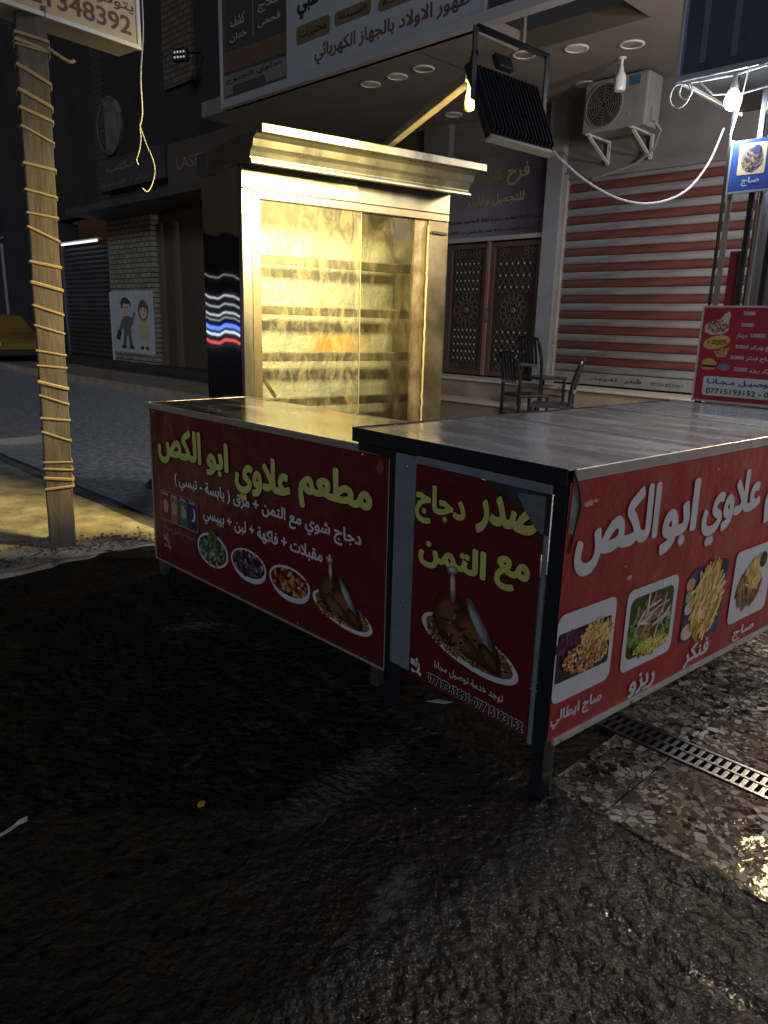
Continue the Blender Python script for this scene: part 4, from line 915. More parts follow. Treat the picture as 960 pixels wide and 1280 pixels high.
# cable from the floodlight
c0 = fc + fx*.25 - fz*.17
def ray_pt(px, py, d):
    v = fw*923.16 + r2*(px-480) - u2*(py-640); return Vector((0, 0, 1.42)) + v.normalized()*d
cab_pts = [c0] + [ray_pt(x, y, d) for x, y, d in ((705, 203, 4.08), (735, 228, 4.25), (775, 249, 4.45), (815, 254, 4.65), (855, 240, 4.85), (885, 205, 4.98), (905, 160, 5.05))]
def smooth_path(P, k=6):
    o = []
    for i in range(len(P)-1):
        a, b, c, d = P[max(i-1, 0)], P[i], P[i+1], P[min(i+2, len(P)-1)]
        for t in [j/k for j in range(k)]:
            o.append(.5*((2*b) + (c-a)*t + (2*a-5*b+4*c-d)*t*t + (3*b-a-3*c+d)*t**3))
    return o + [P[-1]]
q = MB(); q.tube(smooth_path(cab_pts), .006, 7); solo('power_cable', q, mat('cable_white', (.62, .60, .58), .4), 'white power cable sagging from the floodlight across the striped shutter', 'cable', smooth=True)

# ------------------------------------------------------------------ sign post wound with rope, light box sign
pole = thing('sign_post', 'square timber post wound with yellow rope, standing at the kerb on the left', 'post', (-2.03, 4.47, 0))
PA = R(27)
pole.rotation_euler = (R(.5), R(1.1), PA)
wood = mat('post_timber', (.125, .102, .086), .85, var=.5, vscale=5, bump=.6, bscale=18, bdist=.010, stretch=(3, 3, .5))
q = MB(); hw = .075; nz = 40
for j in range(nz+1):
    z = 3.0*j/nz; w = hw + .003*noise.noise(Vector((1, 2, z*3))); dx = .006*noise.noise(Vector((4, 1, z*1.4)))
    q.v += [(-w+dx, -hw, z), (w+dx, -hw, z), (w+dx, hw, z), (-w+dx, hw, z)]
for j in range(nz):
    for k in range(4): q.f.append((j*4+k, j*4+(k+1) % 4, (j+1)*4+(k+1) % 4, (j+1)*4+k)); q.m.append(0)
q.add([q.v[-4], q.v[-3], q.v[-2], q.v[-1]], [(0, 1, 2, 3)])
part(pole, 'shaft', q, wood, bev=.006)
rope = mat('rope', (.36, .265, .14), .8, bump=.8, bscale=160, bdist=.004)
wraps = [.40, .44, .50, .55, .66, .79, .90, 1.00, 1.10, 1.20, 1.31, 1.42, 1.545, 1.68, 1.80, 1.93, 2.06, 2.20, 2.32, 2.42, 2.53, 2.64, 2.76, 2.80, 2.84]
for i, z in enumerate(wraps):
    z += rnd.uniform(-.025, .025) if i > 3 else 0; dz = rnd.uniform(.005, .075) if i > 3 else rnd.uniform(-.02, .02); h2 = hw + .0035; q = MB()
    loop = [(-h2, -h2, z+dz), (0, -h2-.002, z+dz*.5), (h2, -h2, z), (h2+.002, 0, z-.004), (h2, h2, z), (0, h2, z+dz*.5), (-h2, h2, z+dz), (-h2-.003, 0, z+dz+.004)]
    q.tube(loop, rnd.choice((.006, .007, .009, .0105)), 6, closed=True); part(pole, 'rope_wrap', q, rope, smooth=True)
q = MB(); q.tube(smooth_path([Vector(p) for p in ((hw, -hw-.01, 2.80), (hw+.04, -hw-.02, 2.775), (hw+.10, -hw-.02, 2.75), (hw+.13, -hw-.01, 2.762))], 4), .009, 6); part(pole, 'rope_end', q, rope, smooth=True)
L_ANG = math.atan2(.8, .6) - .02
lb = thing('light_box_sign', 'tan light box sign with brown phone number, mounted on the rope wound post', 'sign', (-1.52, 4.908, 2.95), L_ANG)
q = MB(); q.box(-2.0, 0, .0, .22, 0, 1.1); part(lb, 'box', q, mat('sign_side', (.50, .44, .34), .5, var=.2, vscale=4), bev=.003)
q = MB(); q.box(-1.98, -.022, -.004, -.0005, .022, 1.08); fce = part(lb, 'face', q, mat('sign_tan', (.50, .38, .22), .4, var=.12, vscale=4))
q = MB(); q.box(-2.005, .005, -.012, .012, -.004, .02); q.box(-.02, .005, -.012, .012, .0201, 1.1); q.box(-2.005, .005, -.012, .012, 1.08, 1.104); part(lb, 'frame', q, mat('sign_frame_white', (.62, .60, .58), .4), bev=.003)
br2 = mat('letter_choc', (.085, .03, .02), .5)
place_text(fce, '07721348392', -.90, -.055, .055, .150, .0045, br2, .02, arabic=False); place_text(fce, 'يتوفر لدينا', -.50, -.035, .165, .235, .0045, dk, .01)
W0 = to_world((-1.52, 4.908), L_ANG, (.012, .02, 0))
wp = [ray_pt(x, y, 5.0) for x, y in ((177, -8), (179, 40), (176, 95), (178, 140), (175, 157))]
q = MB(); q.tube(smooth_path(wp), .004, 5); w_ = thing('loose_wire', 'thin pale wire with a forked end dangling from the light box sign', 'wire', (0, 0, 0))
wm = mat('wire_pale', (.6, .58, .54), .4); part(w_, 'lead', q, wm, smooth=True)
for P in (((175, 157), (176, 175), (174, 190), (171, 199), (173, 206)), ((175, 157), (183, 180), (193, 205), (192, 225), (185, 239), (178, 235))):
    q = MB(); q.tube(smooth_path([ray_pt(x, y, 5.0) for x, y in P]), .003, 5); part(w_, 'strand', q, wm, smooth=True)
# ------------------------------------------------------------------ neighbouring kiosk on the right
kio = thing('kiosk', 'steel framed kiosk with glass sides and a boxed roof beyond the serving counter', 'kiosk', K_O, F_ANG)
ksteel = mat('kiosk_steel', (.10, .105, .12), .35, .9, var=.3, vscale=5)
for (x, y) in ((.0, .0), (.52, .0), (.0, .5), (.52, .5)):
    q = MB(); q.box(x, x+.014, y, y+.02, 0, 2.72); part(kio, 'post', q, ksteel, bev=.002)
q = MB(); q.box(.024, .05, .012, .03, 1.05, 2.17); part(kio, 'glazing_bar', q, mat('bar_cream', (.30, .25, .22), .35, .4))
for k, x in enumerate((.125, .175, .235, .33, .44)):
    q = MB(); q.box(x, x+(.018 if k % 2 else .03), .05+.02*k, .07+.02*k, 1.04, 2.68); part(kio, 'inner_post', q, (ksteel, mat('bar_cream', ()))[k % 2], bev=.002)
q = MB(); q.box(.05, .105, .10, .11, 1.04, 1.86); part(kio, 'red_panel', q, mat('kiosk_red', (.25, .03, .05), .35, var=.2))
q = MB(); q.box(.023, .52, .48, .487, 1.05, 2.66); part(kio, 'back_sheet', q, mat('kiosk_sheet', (.30, .30, .36), .38, .7, var=.5, vscale=9, stretch=(4, 1, .2)))
q = MB(); q.box(.023, .52, .03, .5, .1, 1.02); part(kio, 'counter_body', q, mat('kiosk_body', (.3, .3, .32), .4, .5))
rb = MB(); rb.box(-.24, .75, -.16, .7, 2.74, 3.7); roof = part(kio, 'roof_box', rb, mat('kiosk_roof', (.10, .11, .17), .22, .3, var=.45, vscale=3, stretch=(1.5, 1, .4)))
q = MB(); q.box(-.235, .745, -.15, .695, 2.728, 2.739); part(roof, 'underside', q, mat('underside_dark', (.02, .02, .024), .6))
q = MB(); q.box(-.25, .76, -.175, -.155, 2.71, 2.738); q.box(-.255, -.235, -.155, .71, 2.71, 2.738); q.box(-.255, -.237, -.178, -.162, 2.74, 3.7); part(roof, 'roof_trim', q, mat('trim_pale', (.55, .58, .66), .3, .6), bev=.002)
for xr in (-.14, .02): q = MB(); q.box(xr, xr+.03, -.164, -.161, 2.78, 3.68); part(roof, 'roof_rib', q, mat('rib_blue', (.20, .23, .32), .3, .5))
ks = thing('saj_sign', 'small blue hanging sign with a dish photo, below the lit bulb', 'sign', to_world(K_O, F_ANG, (.028, -.02, -.02)), F_ANG)
q = MB(); q.box(.014, .60, -.008, .008, 2.175, 2.425); fb = part(ks, 'board', q, mat('sign_blue', (.035, .075, .30), .35, var=.1), bev=.002)
q = MB(); q.box(.010, .604, -.012, .012, 2.163, 2.174); q.box(.004, .0135, -.012, .012, 2.163, 2.43); part(ks, 'edge', q, mat('trim_pale', ()))
for k in range(3):
    x = .05 + .19*k
    plate(fb, 'photo', rrect(x, x+.14, 2.252, 2.405, .008), .0095, mat('photo_cream', (.60, .50, .34), .4))
    plate(fb, 'dish', ell(x+.07, 2.325, .056, .062, 24), .0100, flat(122, 112, 120))
    speck(fb, 'food', x+.07, 2.322, .05, .055, 120, .02, .012, [(150, 130, 120), (96, 84, 96), (170, 140, 100), (74, 60, 70)], .0104, '-y', 50+k, 'blob')
    plate(fb, 'sauce_cup', ell(x+.09, 2.37, .022, .024, 14), .0122, flat(58, 62, 96))
    place_text(fb, ('صاج', 'ريزو', 'فنكر')[k], x+.03, x+.12, 2.195, 2.240, .0095, WHITE, .02)
mn = thing('menu_board', 'red price board with sandwich pictures and a phone number strip', 'menu board', to_world(K_O, F_ANG, (0, -.06, 0)), F_ANG)
q = MB(); q.box(.018, .86, -.008, .008, 1.046, 1.552); mb_ = part(mn, 'board', q, mat('menu_red', (.36, .028, .055), .35, var=.1, vscale=4))
q = MB(); q.box(.012, .866, -.012, .012, 1.036, 1.0455); q.box(.012, .866, -.012, .012, 1.5525, 1.562); q.box(.008, .0175, -.012, .012, 1.036, 1.562); q.box(.8605, .87, -.012, .012, 1.036, 1.562); part(mn, 'frame', q, mat('menu_frame', (.62, .58, .60), .35, .3))
for x in (.03, .82): q = MB(); q.box(x, x+.03, -.02, .01, 0, 1.036); part(mn, 'leg', q, dark_fr)
Y = .0095
for s, x0, z0, z1, w in (('3000', .232, 1.512, 1.532, .06), ('3000', .228, 1.452, 1.472, .066), ('10000 دينار', .21, 1.390, 1.418, .15), ('صاج وبركر 5000', .214, 1.326, 1.356, .22), ('صاج فنكر 5000', .196, 1.268, 1.298, .22), ('بركر ريزو 5000', .222, 1.207, 1.236, .20)):
    place_text(mb_, s, x0, x0+w, z0, z1, Y, WHITE, .02)
plate(mb_, 'phone_panel', rrect(.062, .82, 1.072, 1.178, .015), Y, mat('panel_pale', (.58, .60, .62), .4))
place_text(mb_, 'خدمة تـوصيـل مـجـانـا', .084, .58, 1.130, 1.168, Y+.0006, mat('ink_blue', (.03, .05, .30), .4), .03)
place_text(mb_, '07715193152 - 07717362891', .084, .66, 1.084, 1.114, Y+.0006, mat('ink_green', (.04, .09, .03), .4), .02, arabic=False)
wrap = [(.035, 1.42), (.033, 1.455), (.06, 1.475), (.11, 1.485), (.135, 1.52), (.158, 1.533), (.167, 1.51), (.16, 1.47), (.165, 1.43), (.14, 1.41), (.07, 1.405)]
plate(mb_, 'wrap_picture', wrap, Y, flat(206, 190, 170)); speck(mb_, 'wrap_filling', .105, 1.45, .055, .035, 70, .018, .012, [(120, 96, 70), (196, 170, 140), (84, 60, 50), (150, 110, 80)], Y+.0006, '-y', 60, 'blob')
plate(mb_, 'sandwich_picture', ell(.108, 1.365, .075, .036, 24, tilt=14), Y+.0018, flat(206, 166, 110)); speck(mb_, 'sandwich_filling', .108, 1.367, .055, .017, 70, .02, .01, [(120, 150, 60), (190, 170, 70), (150, 80, 50), (96, 120, 50)], Y+.0022, '-y', 61, 'blob', tilt=14)
plate(mb_, 'pizza_slice', [(.10, 1.315), (.17, 1.335), (.185, 1.345), (.165, 1.285), (.12, 1.285)], Y, flat(190, 150, 110)); speck(mb_, 'pizza_topping', .145, 1.31, .025, .02, 30, .014, .01, [(140, 90, 70), (210, 180, 130)], Y+.0006, '-y', 62, 'blob')
plate(mb_, 'burger_bun', [(.04, 1.245), (.045, 1.265), (.07, 1.277), (.10, 1.274), (.122, 1.255), (.125, 1.242), (.04, 1.228)], Y, flat(204, 160, 96)); plate(mb_, 'burger_patty', [(.04, 1.242), (.125, 1.24), (.12, 1.228), (.045, 1.228)], Y+.0006, flat(74, 50, 40))
plate(mb_, 'burger_base', [(.042, 1.227), (.12, 1.227), (.112, 1.215), (.05, 1.215)], Y+.0006, flat(196, 150, 96)); plate(mb_, 'side_dish', ell(.165, 1.232, .034, .02, 18), Y, flat(120, 118, 140))
# lit white bulb and its wiring
kb = thing('lit_bulb', 'glowing white bulb hanging under the kiosk roof edge', 'bulb', to_world(K_O, F_ANG, (.035, -.10, 2.625)))
q = MB(); q.lathe([(.010, .08), (.014, .05), (.020, .03), (.020, .012)], 12); part(kb, 'socket', q, white_pl, smooth=True)
q = MB(); q.lathe([(.020, .012), (.034, -.012), (.040, -.04), (.034, -.066), (.018, -.080), (.002, -.083)], 18); part(kb, 'glass', q, mat('bulb_lit', (1, 1, 1), .3, emit=(.86, .93, 1.0), estr=60), smooth=True)
bl = bpy.data.lights.new('bulb_lamp', 'POINT'); bl.energy = 11; bl.color = (.80, .90, 1.0); bl.shadow_soft_size = .045
blo = bpy.data.objects.new('bulb_lamp', bl); COL.objects.link(blo); blo.parent = kb; blo.location = (0, 0, -.155)
q = MB()
KW = lambda x, y, z: to_world(K_O, F_ANG, (x, y, z))
q.tube([KW(-.25, -.17, 2.70), KW(-.1, -.18, 2.69), KW(.035, -.10, 2.71), KW(.2, -.18, 2.70), KW(.6, -.18, 2.72)], .006, 6); bw = thing('bulb_wiring', 'white loops of wire strung along the kiosk roof edge by the bulb', 'wire', (0, 0, 0))
part(bw, 'lead', q, wm, smooth=True)
for (cx, cz, r_) in ((-.215, 2.64, .055), (-.185, 2.655, .035)):
    q = MB(); q.tube([KW(cx + r_*math.cos(a), -.18, cz + r_*1.1*math.sin(a)) for a in [2*math.pi*k/16 for k in range(16)]], .004, 5, closed=True); part(bw, 'loop', q, wm, smooth=True)
q = MB(); q.tube([KW(-.12, -.18, 2.69), KW(-.05, -.15, 2.62), KW(.1, -.12, 2.61), KW(.3, -.12, 2.63)], .004, 5); part(bw, 'lead', q, wm, smooth=True)
q = MB(); q.tube([KW(.13, -.18, 2.71), KW(.08, -.10, 2.58), KW(.02, -.03, 2.44)], .004, 5); part(bw, 'stay', q, wm, smooth=True)

# shop lights further along the row on the right, outside the picture: their glare lies on the wet tiles
def hung_lamp(nm, label, loc, col, watts, es, n_, soft=.06):
    t = thing(nm, label, 'lamp', loc)
    q = MB(); q.lathe([(.012, .45), (.012, .08)], 8); part(t, 'cord', q, dk)
    q = MB(); q.lathe([(.03, .08), (.05, .06), (.15, .0), (.16, -.01), (.145, .0), (.04, .055)], 20); part(t, 'shade', q, mat('shade_metal', (.3, .3, .3), .4, .6), smooth=True)
    q = MB(); q.lathe([(.02, .02), (.05, -.02), (.055, -.05), (.03, -.085), (.003, -.09)], 14); part(t, 'bulb', q, mat('bulb_' + n_, (1, 1, 1), .3, emit=col, estr=es), smooth=True)
    l_ = bpy.data.lights.new(n_ + '_lamp', 'POINT'); l_.energy = watts; l_.color = col; l_.shadow_soft_size = soft
    o = bpy.data.objects.new(n_ + '_lamp', l_); COL.objects.link(o); o.parent = t; o.location = (0, 0, -.17)
hung_lamp('pendant_lamp', 'cool white pendant lamp hung before the shutter under the soffit', tuple(to_world(F_O, F_ANG, (5.0, -2.2, 3.5))), (.80, .88, 1.0), 330, 60, 'front', .12)
hung_lamp('pendant_lamp', 'warm pendant lamp hung over the pavement right of the kiosk', (3.5, 5.0, 2.95), (1, .72, .34), 230, 260, 'warm', .3)
hung_lamp('pendant_lamp', 'cool white pendant lamp hung over the pavement right of the serving counter', (4.1, 2.2, 2.9), (.96, .95, 1.0), 90, 60, 'cool', .10)

# ------------------------------------------------------------------ stacked black chairs on the landing
cblk = mat('chair_black', (.014, .016, .022), .25, .3, coat=.4)
def make_chair(label, loc, ang, seat=True):
    t = thing('metal_chair', label, 'chair', loc, ang, 'black metal chairs on the landing')
    h = .95
    for sx in (-1, 1):
        q = MB(); q.tube(smooth_path([Vector(p) for p in ((sx*.20, .22, 0), (sx*.20, .20, .45), (sx*.20, .22, .7), (sx*.19, .28, h-.04), (sx*.15, .29, h))], 4), .021, 8); part(t, 'leg', q, cblk, smooth=True)
        q = MB(); q.tube([(sx*.20, -.20, 0), (sx*.20, -.19, .44)], .021, 8); part(t, 'leg', q, cblk, smooth=True)
    q = MB(); q.box(-.22, .22, -.22, .21, .44, .475); part(t, 'seat', q, mat('chair_seat', (.02, .022, .028), .35, coat=.3), bev=.012)
    q = MB(); q.tube([(-.16, .29, h), (-.08, .295, h+.02), (0, .295, h+.025), (.08, .295, h+.02), (.16, .29, h)], .016, 8); part(t, 'top_rail', q, cblk, smooth=True)
    q = MB(); q.box(-.17, .17, .225, .245, .60, .64); part(t, 'lower_rail', q, mat('chair_rail', (.35, .36, .40), .3, .7), bev=.004)
    for k in range(5):
        x = -.128 + .064*k; q = MB(); q.bar((x, .235, .62), (x, .288, h), .034, .014, upv=(0, 1, 0)); part(t, 'slat', q, cblk)
    q = MB(); q.tube([(-.2, -.19, .22), (.2, -.19, .22)], .009, 6); q.tube([(-.2, .2, .22), (.2, .2, .22)], .009, 6); part(t, 'stretcher', q, cblk)
    return t
def on_landing(px, d): p_ = ray_pt(px, 500, d); return (p_.x, p_.y, .15)
make_chair('black chair on the right of the group by the shutter, its back to the right', on_landing(690, 8.3), R(-108))
make_chair('black slatted chair on the left of the group before the grille doors', on_landing(656, 9.4), R(112))
p_ = on_landing(676, 10.0)
make_chair('tallest black chair, standing on a crate behind the other two', (p_[0], p_[1], .33), R(120))
q = MB(); q.box(-.26, .26, -.26, .26, 0, .18); solo('crate', q, mat('crate_dark', (.03, .03, .035), .6), 'low dark crate under the tallest black chair', 'crate', p_, (0, 0, R(120)), bev=.01)

# ------------------------------------------------------------------ rest of the shop row, far left
far = thing('far_shop_block', 'dark row of closed shops with sign boards, far left behind the post', 'building', F_O, F_ANG)
def fbx(nm, x0, x1, y0, y1, z0, z1, m, bev=0): q = MB(); q.box(x0, x1, y0, y1, z0, z1); return part(far, nm, q, m, bev=bev)
dw = mat('far_dark_wall', (.030, .028, .026), .85, var=.4, vscale=.9, bump=.3, bscale=12)
fbx('upper_wall', -30, -4.7, .12, .5, 4.0, 11, dw); fbx('plinth', -30, -6.3, -.5, .5, 0, .30, mat('far_plinth', (.05, .045, .04), .7, var=.3))
fbx('step', -13.2, -6.3, -.95, -.5, 0, .17, mat('far_plinth', ()))
fbx('pier', -16.75, -16.42, -.05, .5, .3, 3.9, dw); fbx('inner_wall', -30, -16.76, .1, .5, .3, 4, dw)
fbx('shopfront', -10.95, -6.3, .08, .5, .3, 3.95, mat('far_shopfront', (.09, .062, .042), .7, var=.4, vscale=2, stretch=(1, 1, .25)))
for x in (-10.9, -10.2, -8.1, -6.6): fbx('pilaster', x, x+.16, .0, .08, .3, 3.5, mat('far_pilaster', (.11, .08, .055), .6))
fbx('canopy', -13.2, -6.3, -1.15, .08, 3.72, 3.86, mat('far_canopy', (.05, .048, .045), .6))
fbx('sign_board', -13.6, -10.3, -.06, .119, 4.42, 5.12, mat('far_sign', (.05, .05, .052), .4)); fbx('sign_board', -9.9, -6.2, -.22, .119, 4.0, 5.0, mat('far_sign_brown', (.075, .06, .05), .4))
place_text(far, 'مكتب', -13.2, -11.7, 4.78, 5.02, .065, mat('letter_grey', (.16, .155, .15), .5), .02); place_text(far, 'للتجارة العامة', -13.5, -10.5, 4.46, 4.62, .065, mat('letter_grey', ()), .0); place_text(far, 'LASER', -9.5, -8.3, 4.45, 4.68, .225, mat('letter_grey', ()), .01, arabic=False)
rsn = MB(); rsn.lathe([(.66, .0), (.66, -.06), (.60, -.08), (.58, -.06), (.44, -.06), (.42, -.07), (.40, -.06), (.01, -.06)], 36, (-13.2, .119, 5.92), 'y'); part(far, 'round_sign', rsn, mat('round_sign', (.16, .16, .165), .5, var=.5, vscale=4))
def brick_mat(key, c1, c2, mort, scale):
    m = bpy.data.materials.new(key); m.use_nodes = True; n = m.node_tree.nodes; l = m.node_tree.links; b = n['Principled BSDF']
    tc = n.new('ShaderNodeTexCoord'); mp = n.new('ShaderNodeMapping'); mp.inputs['Rotation'].default_value = (R(90), 0, 0); l.new(tc.outputs['Object'], mp.inputs[0])
    t = n.new('ShaderNodeTexBrick'); t.inputs['Color1'].default_value = (*c1, 1); t.inputs['Color2'].default_value = (*c2, 1); t.inputs['Mortar'].default_value = (*mort, 1)
    t.inputs['Scale'].default_value = scale; t.inputs['Mortar Size'].default_value = .02; t.inputs['Brick Width'].default_value = .5; t.inputs['Row Height'].default_value = .22
    l.new(mp.outputs[0], t.inputs[0]); l.new(t.outputs[0], b.inputs['Base Color']); b.inputs['Roughness'].default_value = .85
    bp = n.new('ShaderNodeBump'); bp.inputs['Strength'].default_value = .8; bp.inputs['Distance'].default_value = .01; bp.invert = True; l.new(t.outputs[1], bp.inputs['Height']); l.new(bp.outputs[0], b.inputs['Normal'])
    return m
bk = brick_mat('pale_brick', (.28, .26, .21), (.18, .165, .13), (.03, .028, .025), 1.9)
fbx('brick_panel', -10.4, -9.2, .05, .119, 6.2, 9.5, brick_mat('brown_brick', (.13, .10, .075), (.09, .07, .05), (.03, .027, .025), 1.9))
fbx('brick_panel', -14.0, -13.4, .05, .119, 4.0, 9.5, brick_mat('brown_brick2', (.06, .05, .04), (.045, .038, .03), (.02, .018, .015), 1.9))
pier = thing('brick_pier', 'pale brick pier between the far shutter and the dark shop', 'wall', F_O, F_ANG)
q = MB(); q.box(-13.25, -11.0, -.12, .5, .30, 3.78); part(pier, 'brickwork', q, bk)
mu = thing('school_mural', 'painted panel of a boy and a girl on the brick pier', 'mural', to_world(F_O, F_ANG, (0, -.125, 0)), F_ANG)
q = MB(); q.box(-13.22, -11.03, -.012, .003, .52, 2.02); mp_ = part(mu, 'panel', q, mat('mural_white', (.46, .49, .54), .5, var=.12, vscale=3))
q = MB(); q.box(-13.3, -13.23, -.02, .01, .1, 2.0); part(mu, 'edge_post', q, mat('mural_post', (.5, .5, .5), .5))
SK = mat('mural_skin', (.55, .42, .34), .5); BK = mat('mural_black', (.03, .03, .032), .5); GR = mat('mural_grey', (.12, .115, .11), .5); YE = mat('mural_yellow', (.46, .40, .20), .5); BR = mat('mural_brown', (.13, .08, .05), .5)
def mp2(nm, pts, y, m): plate(mp_, nm, pts, .012 + y, m)
bx = -12.42
mp2('boy_suit', [(bx-.28, 1.30), (bx-.14, 1.42), (bx+.16, 1.42), (bx+.28, 1.36), (bx+.42, 1.55), (bx+.50, 1.50), (bx+.30, 1.18), (bx+.22, 1.16), (bx+.22, .95), (bx+.30, .68), (bx+.12, .68), (bx+.02, .98), (bx-.10, .68), (bx-.28, .68), (bx-.18, .96), (bx-.18, 1.14), (bx-.36, 1.02), (bx-.44, 1.06)], .001, GR)
mp2('boy_bag', [(bx-.62, .86), (bx-.40, .80), (bx-.30, 1.02), (bx-.50, 1.08)], .002, BK); mp2('boy_shoe', [(bx-.34, .62), (bx-.08, .62), (bx-.08, .70), (bx-.28, .70)], .002, BK); mp2('boy_shoe', [(bx+.10, .62), (bx+.36, .62), (bx+.30, .70), (bx+.10, .70)], .002, BK)
mp2('boy_face', ell(bx, 1.60, .20, .17, 20), .002, SK); mp2('boy_hair', [(bx-.26, 1.60), (bx-.30, 1.74), (bx-.18, 1.84), (bx-.04, 1.88), (bx+.12, 1.84), (bx+.26, 1.76), (bx+.27, 1.62), (bx+.18, 1.72), (bx+.02, 1.70), (bx-.12, 1.74), (bx-.18, 1.62)], .003, BK); mp2('boy_hand', ell(bx+.47, 1.56, .06, .07, 10), .003, SK)
gx_ = -11.52
mp2('girl_hair', ell(gx_, 1.56, .27, .25, 22), .001, BR); mp2('girl_face', ell(gx_, 1.53, .19, .17, 20), .002, SK); mp2('girl_fringe', [(gx_-.2, 1.58), (gx_-.15, 1.70), (gx_, 1.74), (gx_+.15, 1.70), (gx_+.2, 1.58), (gx_, 1.64)], .003, BR)
mp2('girl_dress', [(gx_-.16, 1.36), (gx_+.16, 1.36), (gx_+.20, 1.18), (gx_+.28, .88), (gx_-.28, .88), (gx_-.20, 1.18)], .001, YE); mp2('girl_legs', [(gx_-.14, .70), (gx_-.06, .70), (gx_-.02, .88), (gx_+.02, .88), (gx_+.06, .70), (gx_+.14, .70), (gx_+.16, .88), (gx_-.16, .88)], .0005, SK)
mp2('girl_shoe', [(gx_-.22, .63), (gx_-.05, .63), (gx_-.05, .71), (gx_-.16, .71)], .002, BK); mp2('girl_shoe', [(gx_+.05, .63), (gx_+.24, .63), (gx_+.16, .71), (gx_+.05, .71)], .002, BK); mp2('girl_arm', [(gx_-.20, 1.30), (gx_-.16, 1.34), (gx_-.34, 1.04), (gx_-.40, 1.08)], .002, SK); mp2('girl_arm', [(gx_+.20, 1.30), (gx_+.16, 1.34), (gx_+.30, 1.04), (gx_+.36, 1.08)], .002, SK)
for (x, c) in ((bx, 1.60), (gx_, 1.53)):
    for s in (-.07, .07): mp2('eye', ell(x+s, c+.03, .022, .03, 10), .004, BK)
    mp2('mouth', [(x-.06, c-.07), (x, c-.09), (x+.06, c-.07), (x, c-.11)], .004, BR)
for k in range(10): mp2('brush_mark', ell(-13.1 + 2.0*rnd.random(), .7 + 1.2*rnd.random(), .09, .015, 8, .3, k), .0003, mat('mural_blue', (.22, .30, .48), .5))
fs = thing('far_shutter', 'dark closed roller shutter under the lit tube lamp, far left', 'shutter', F_O, F_ANG)
fsm = MB(); fsm.extr([(.02, 0), (-.02, .04), (-.02, .08), (.02, .12)], -16.4, -13.3); fslat = mesh_of(fsm, 'slat', mat('far_slat', (.085, .08, .078), .45, .3, var=.3, vscale=2))
for k in range(24): link('slat', fslat, fs, (0, 0, .32 + k*.12))
q = MB(); q.box(-16.42, -16.36, -.05, .05, .3, 3.3); part(fs, 'guide_rail', q, mat('far_rail', (.2, .2, .21), .4, .5))
tl = thing('tube_lamp', 'lit bluish tube lamp above the dark shutter, far left', 'lamp', to_world(F_O, F_ANG, (0, -.09, 3.27)), F_ANG)
q = MB(); q.box(-16.2, -13.75, -.03, .06, .05, .09); part(tl, 'batten', q, white_pl)
q = MB(); q.tube([(-16.1, -.04, .02), (-13.85, -.04, .02)], .03, 8); part(tl, 'tube', q, mat('tube_lit', (1, 1, 1), .4, emit=(.66, .70, 1.0), estr=1.6), smooth=True)
fx_l = thing('led_floodlight', 'small dark floodlight with two rows of white diodes high on the far wall', 'floodlight', to_world(F_O, F_ANG, (-8.67, -.55, 6.4)), F_ANG + R(25))
q = MB(); q.box(-.16, .16, 0, .08, -.12, .12); part(fx_l, 'housing', q, blkm, bev=.01); q = MB(); q.bar((0, .08, .05), (.1, .6, .2), .03, .03); part(fx_l, 'bracket', q, blkm)
for i in range(4):
    for j in range(2): q = MB(); q.lathe([(.022, -.002), (.018, -.012), (.003, -.014)], 8, (-.105+.07*i, 0, -.045+.09*j), 'y'); part(fx_l, 'diode', q, mat('diode', (.8, .8, .75), .3, emit=(.8, .78, .7), estr=.35))

# yellow car parked before the far shops
car = thing('yellow_car', 'yellow car parked in the dark by the far shops', 'car', to_world(F_O, F_ANG, (-15.3, -2.6, -.02)), F_ANG)
ymat = mat('taxi_yellow', (.28, .165, .03), .3, var=.08, coat=.4); cgl = mat('car_glass', (.01, .011, .013), .08)
body = [(0,.35),(.05,.62),(.25,.78),(1.0,.88),(1.15,.90),(1.7,1.38),(3.0,1.42),(3.55,.98),(4.1,.92),(4.25,.62),(4.2,.32),(3.6,.25),(.6,.25)]
q = MB(); n_ = len(body); inset = lambda z: .0 if z < .92 else .16
q.add([(-x, inset(z), z) for x, z in body] + [(-x, 1.7-inset(z), z) for x, z in body], [tuple(range(n_))[::-1], tuple(range(n_, 2*n_))] + [(k, (k+1) % n_, n_+(k+1) % n_, n_+k) for k in range(n_)]); part(car, 'body', q, ymat, bev=.05, smooth=True)
for yy, sgn in ((.075, -1), (1.625, 1)):
    q = MB(); q.poly([(-1.28, yy+sgn*.045, .97), (-1.72, yy-sgn*.07, 1.33), (-2.9, yy-sgn*.07, 1.36), (-3.35, yy+sgn*.045, 1.0)]); part(car, 'side_window', q, cgl)
    for wx in (-.85, -3.35):
        q = MB(); q.lathe([(.20, -.10), (.31, -.09), (.32, 0), (.31, .09), (.20, .10)], 24, (wx, .85+sgn*.76, .32), 'y'); w_o = part(car, 'wheel', q, mat('tyre', (.012, .012, .012), .8), smooth=True)
        q = MB(); q.lathe([(.20, -.095), (.17, -.08), (.05, -.085), (.01, -.09)] if sgn < 0 else [(.01, .09), (.05, .085), (.17, .08), (.20, .095)], 18, (wx, .85+sgn*.765, .32), 'y'); part(w_o, 'rim', q, mat('rim', (.2, .2, .2), .35, .8), smooth=True)
for yy in (.12, 1.3): q = MB(); q.box(-.10, -.02, yy, yy+.28, .58, .70); part(car, 'headlight', q, mat('headlight', (.4, .4, .4), .15), bev=.02)
q = MB(); q.box(-.12, .04, .1, 1.6, .34, .50); part(car, 'bumper', q, mat('bumper', (.03, .03, .03), .5), bev=.03)
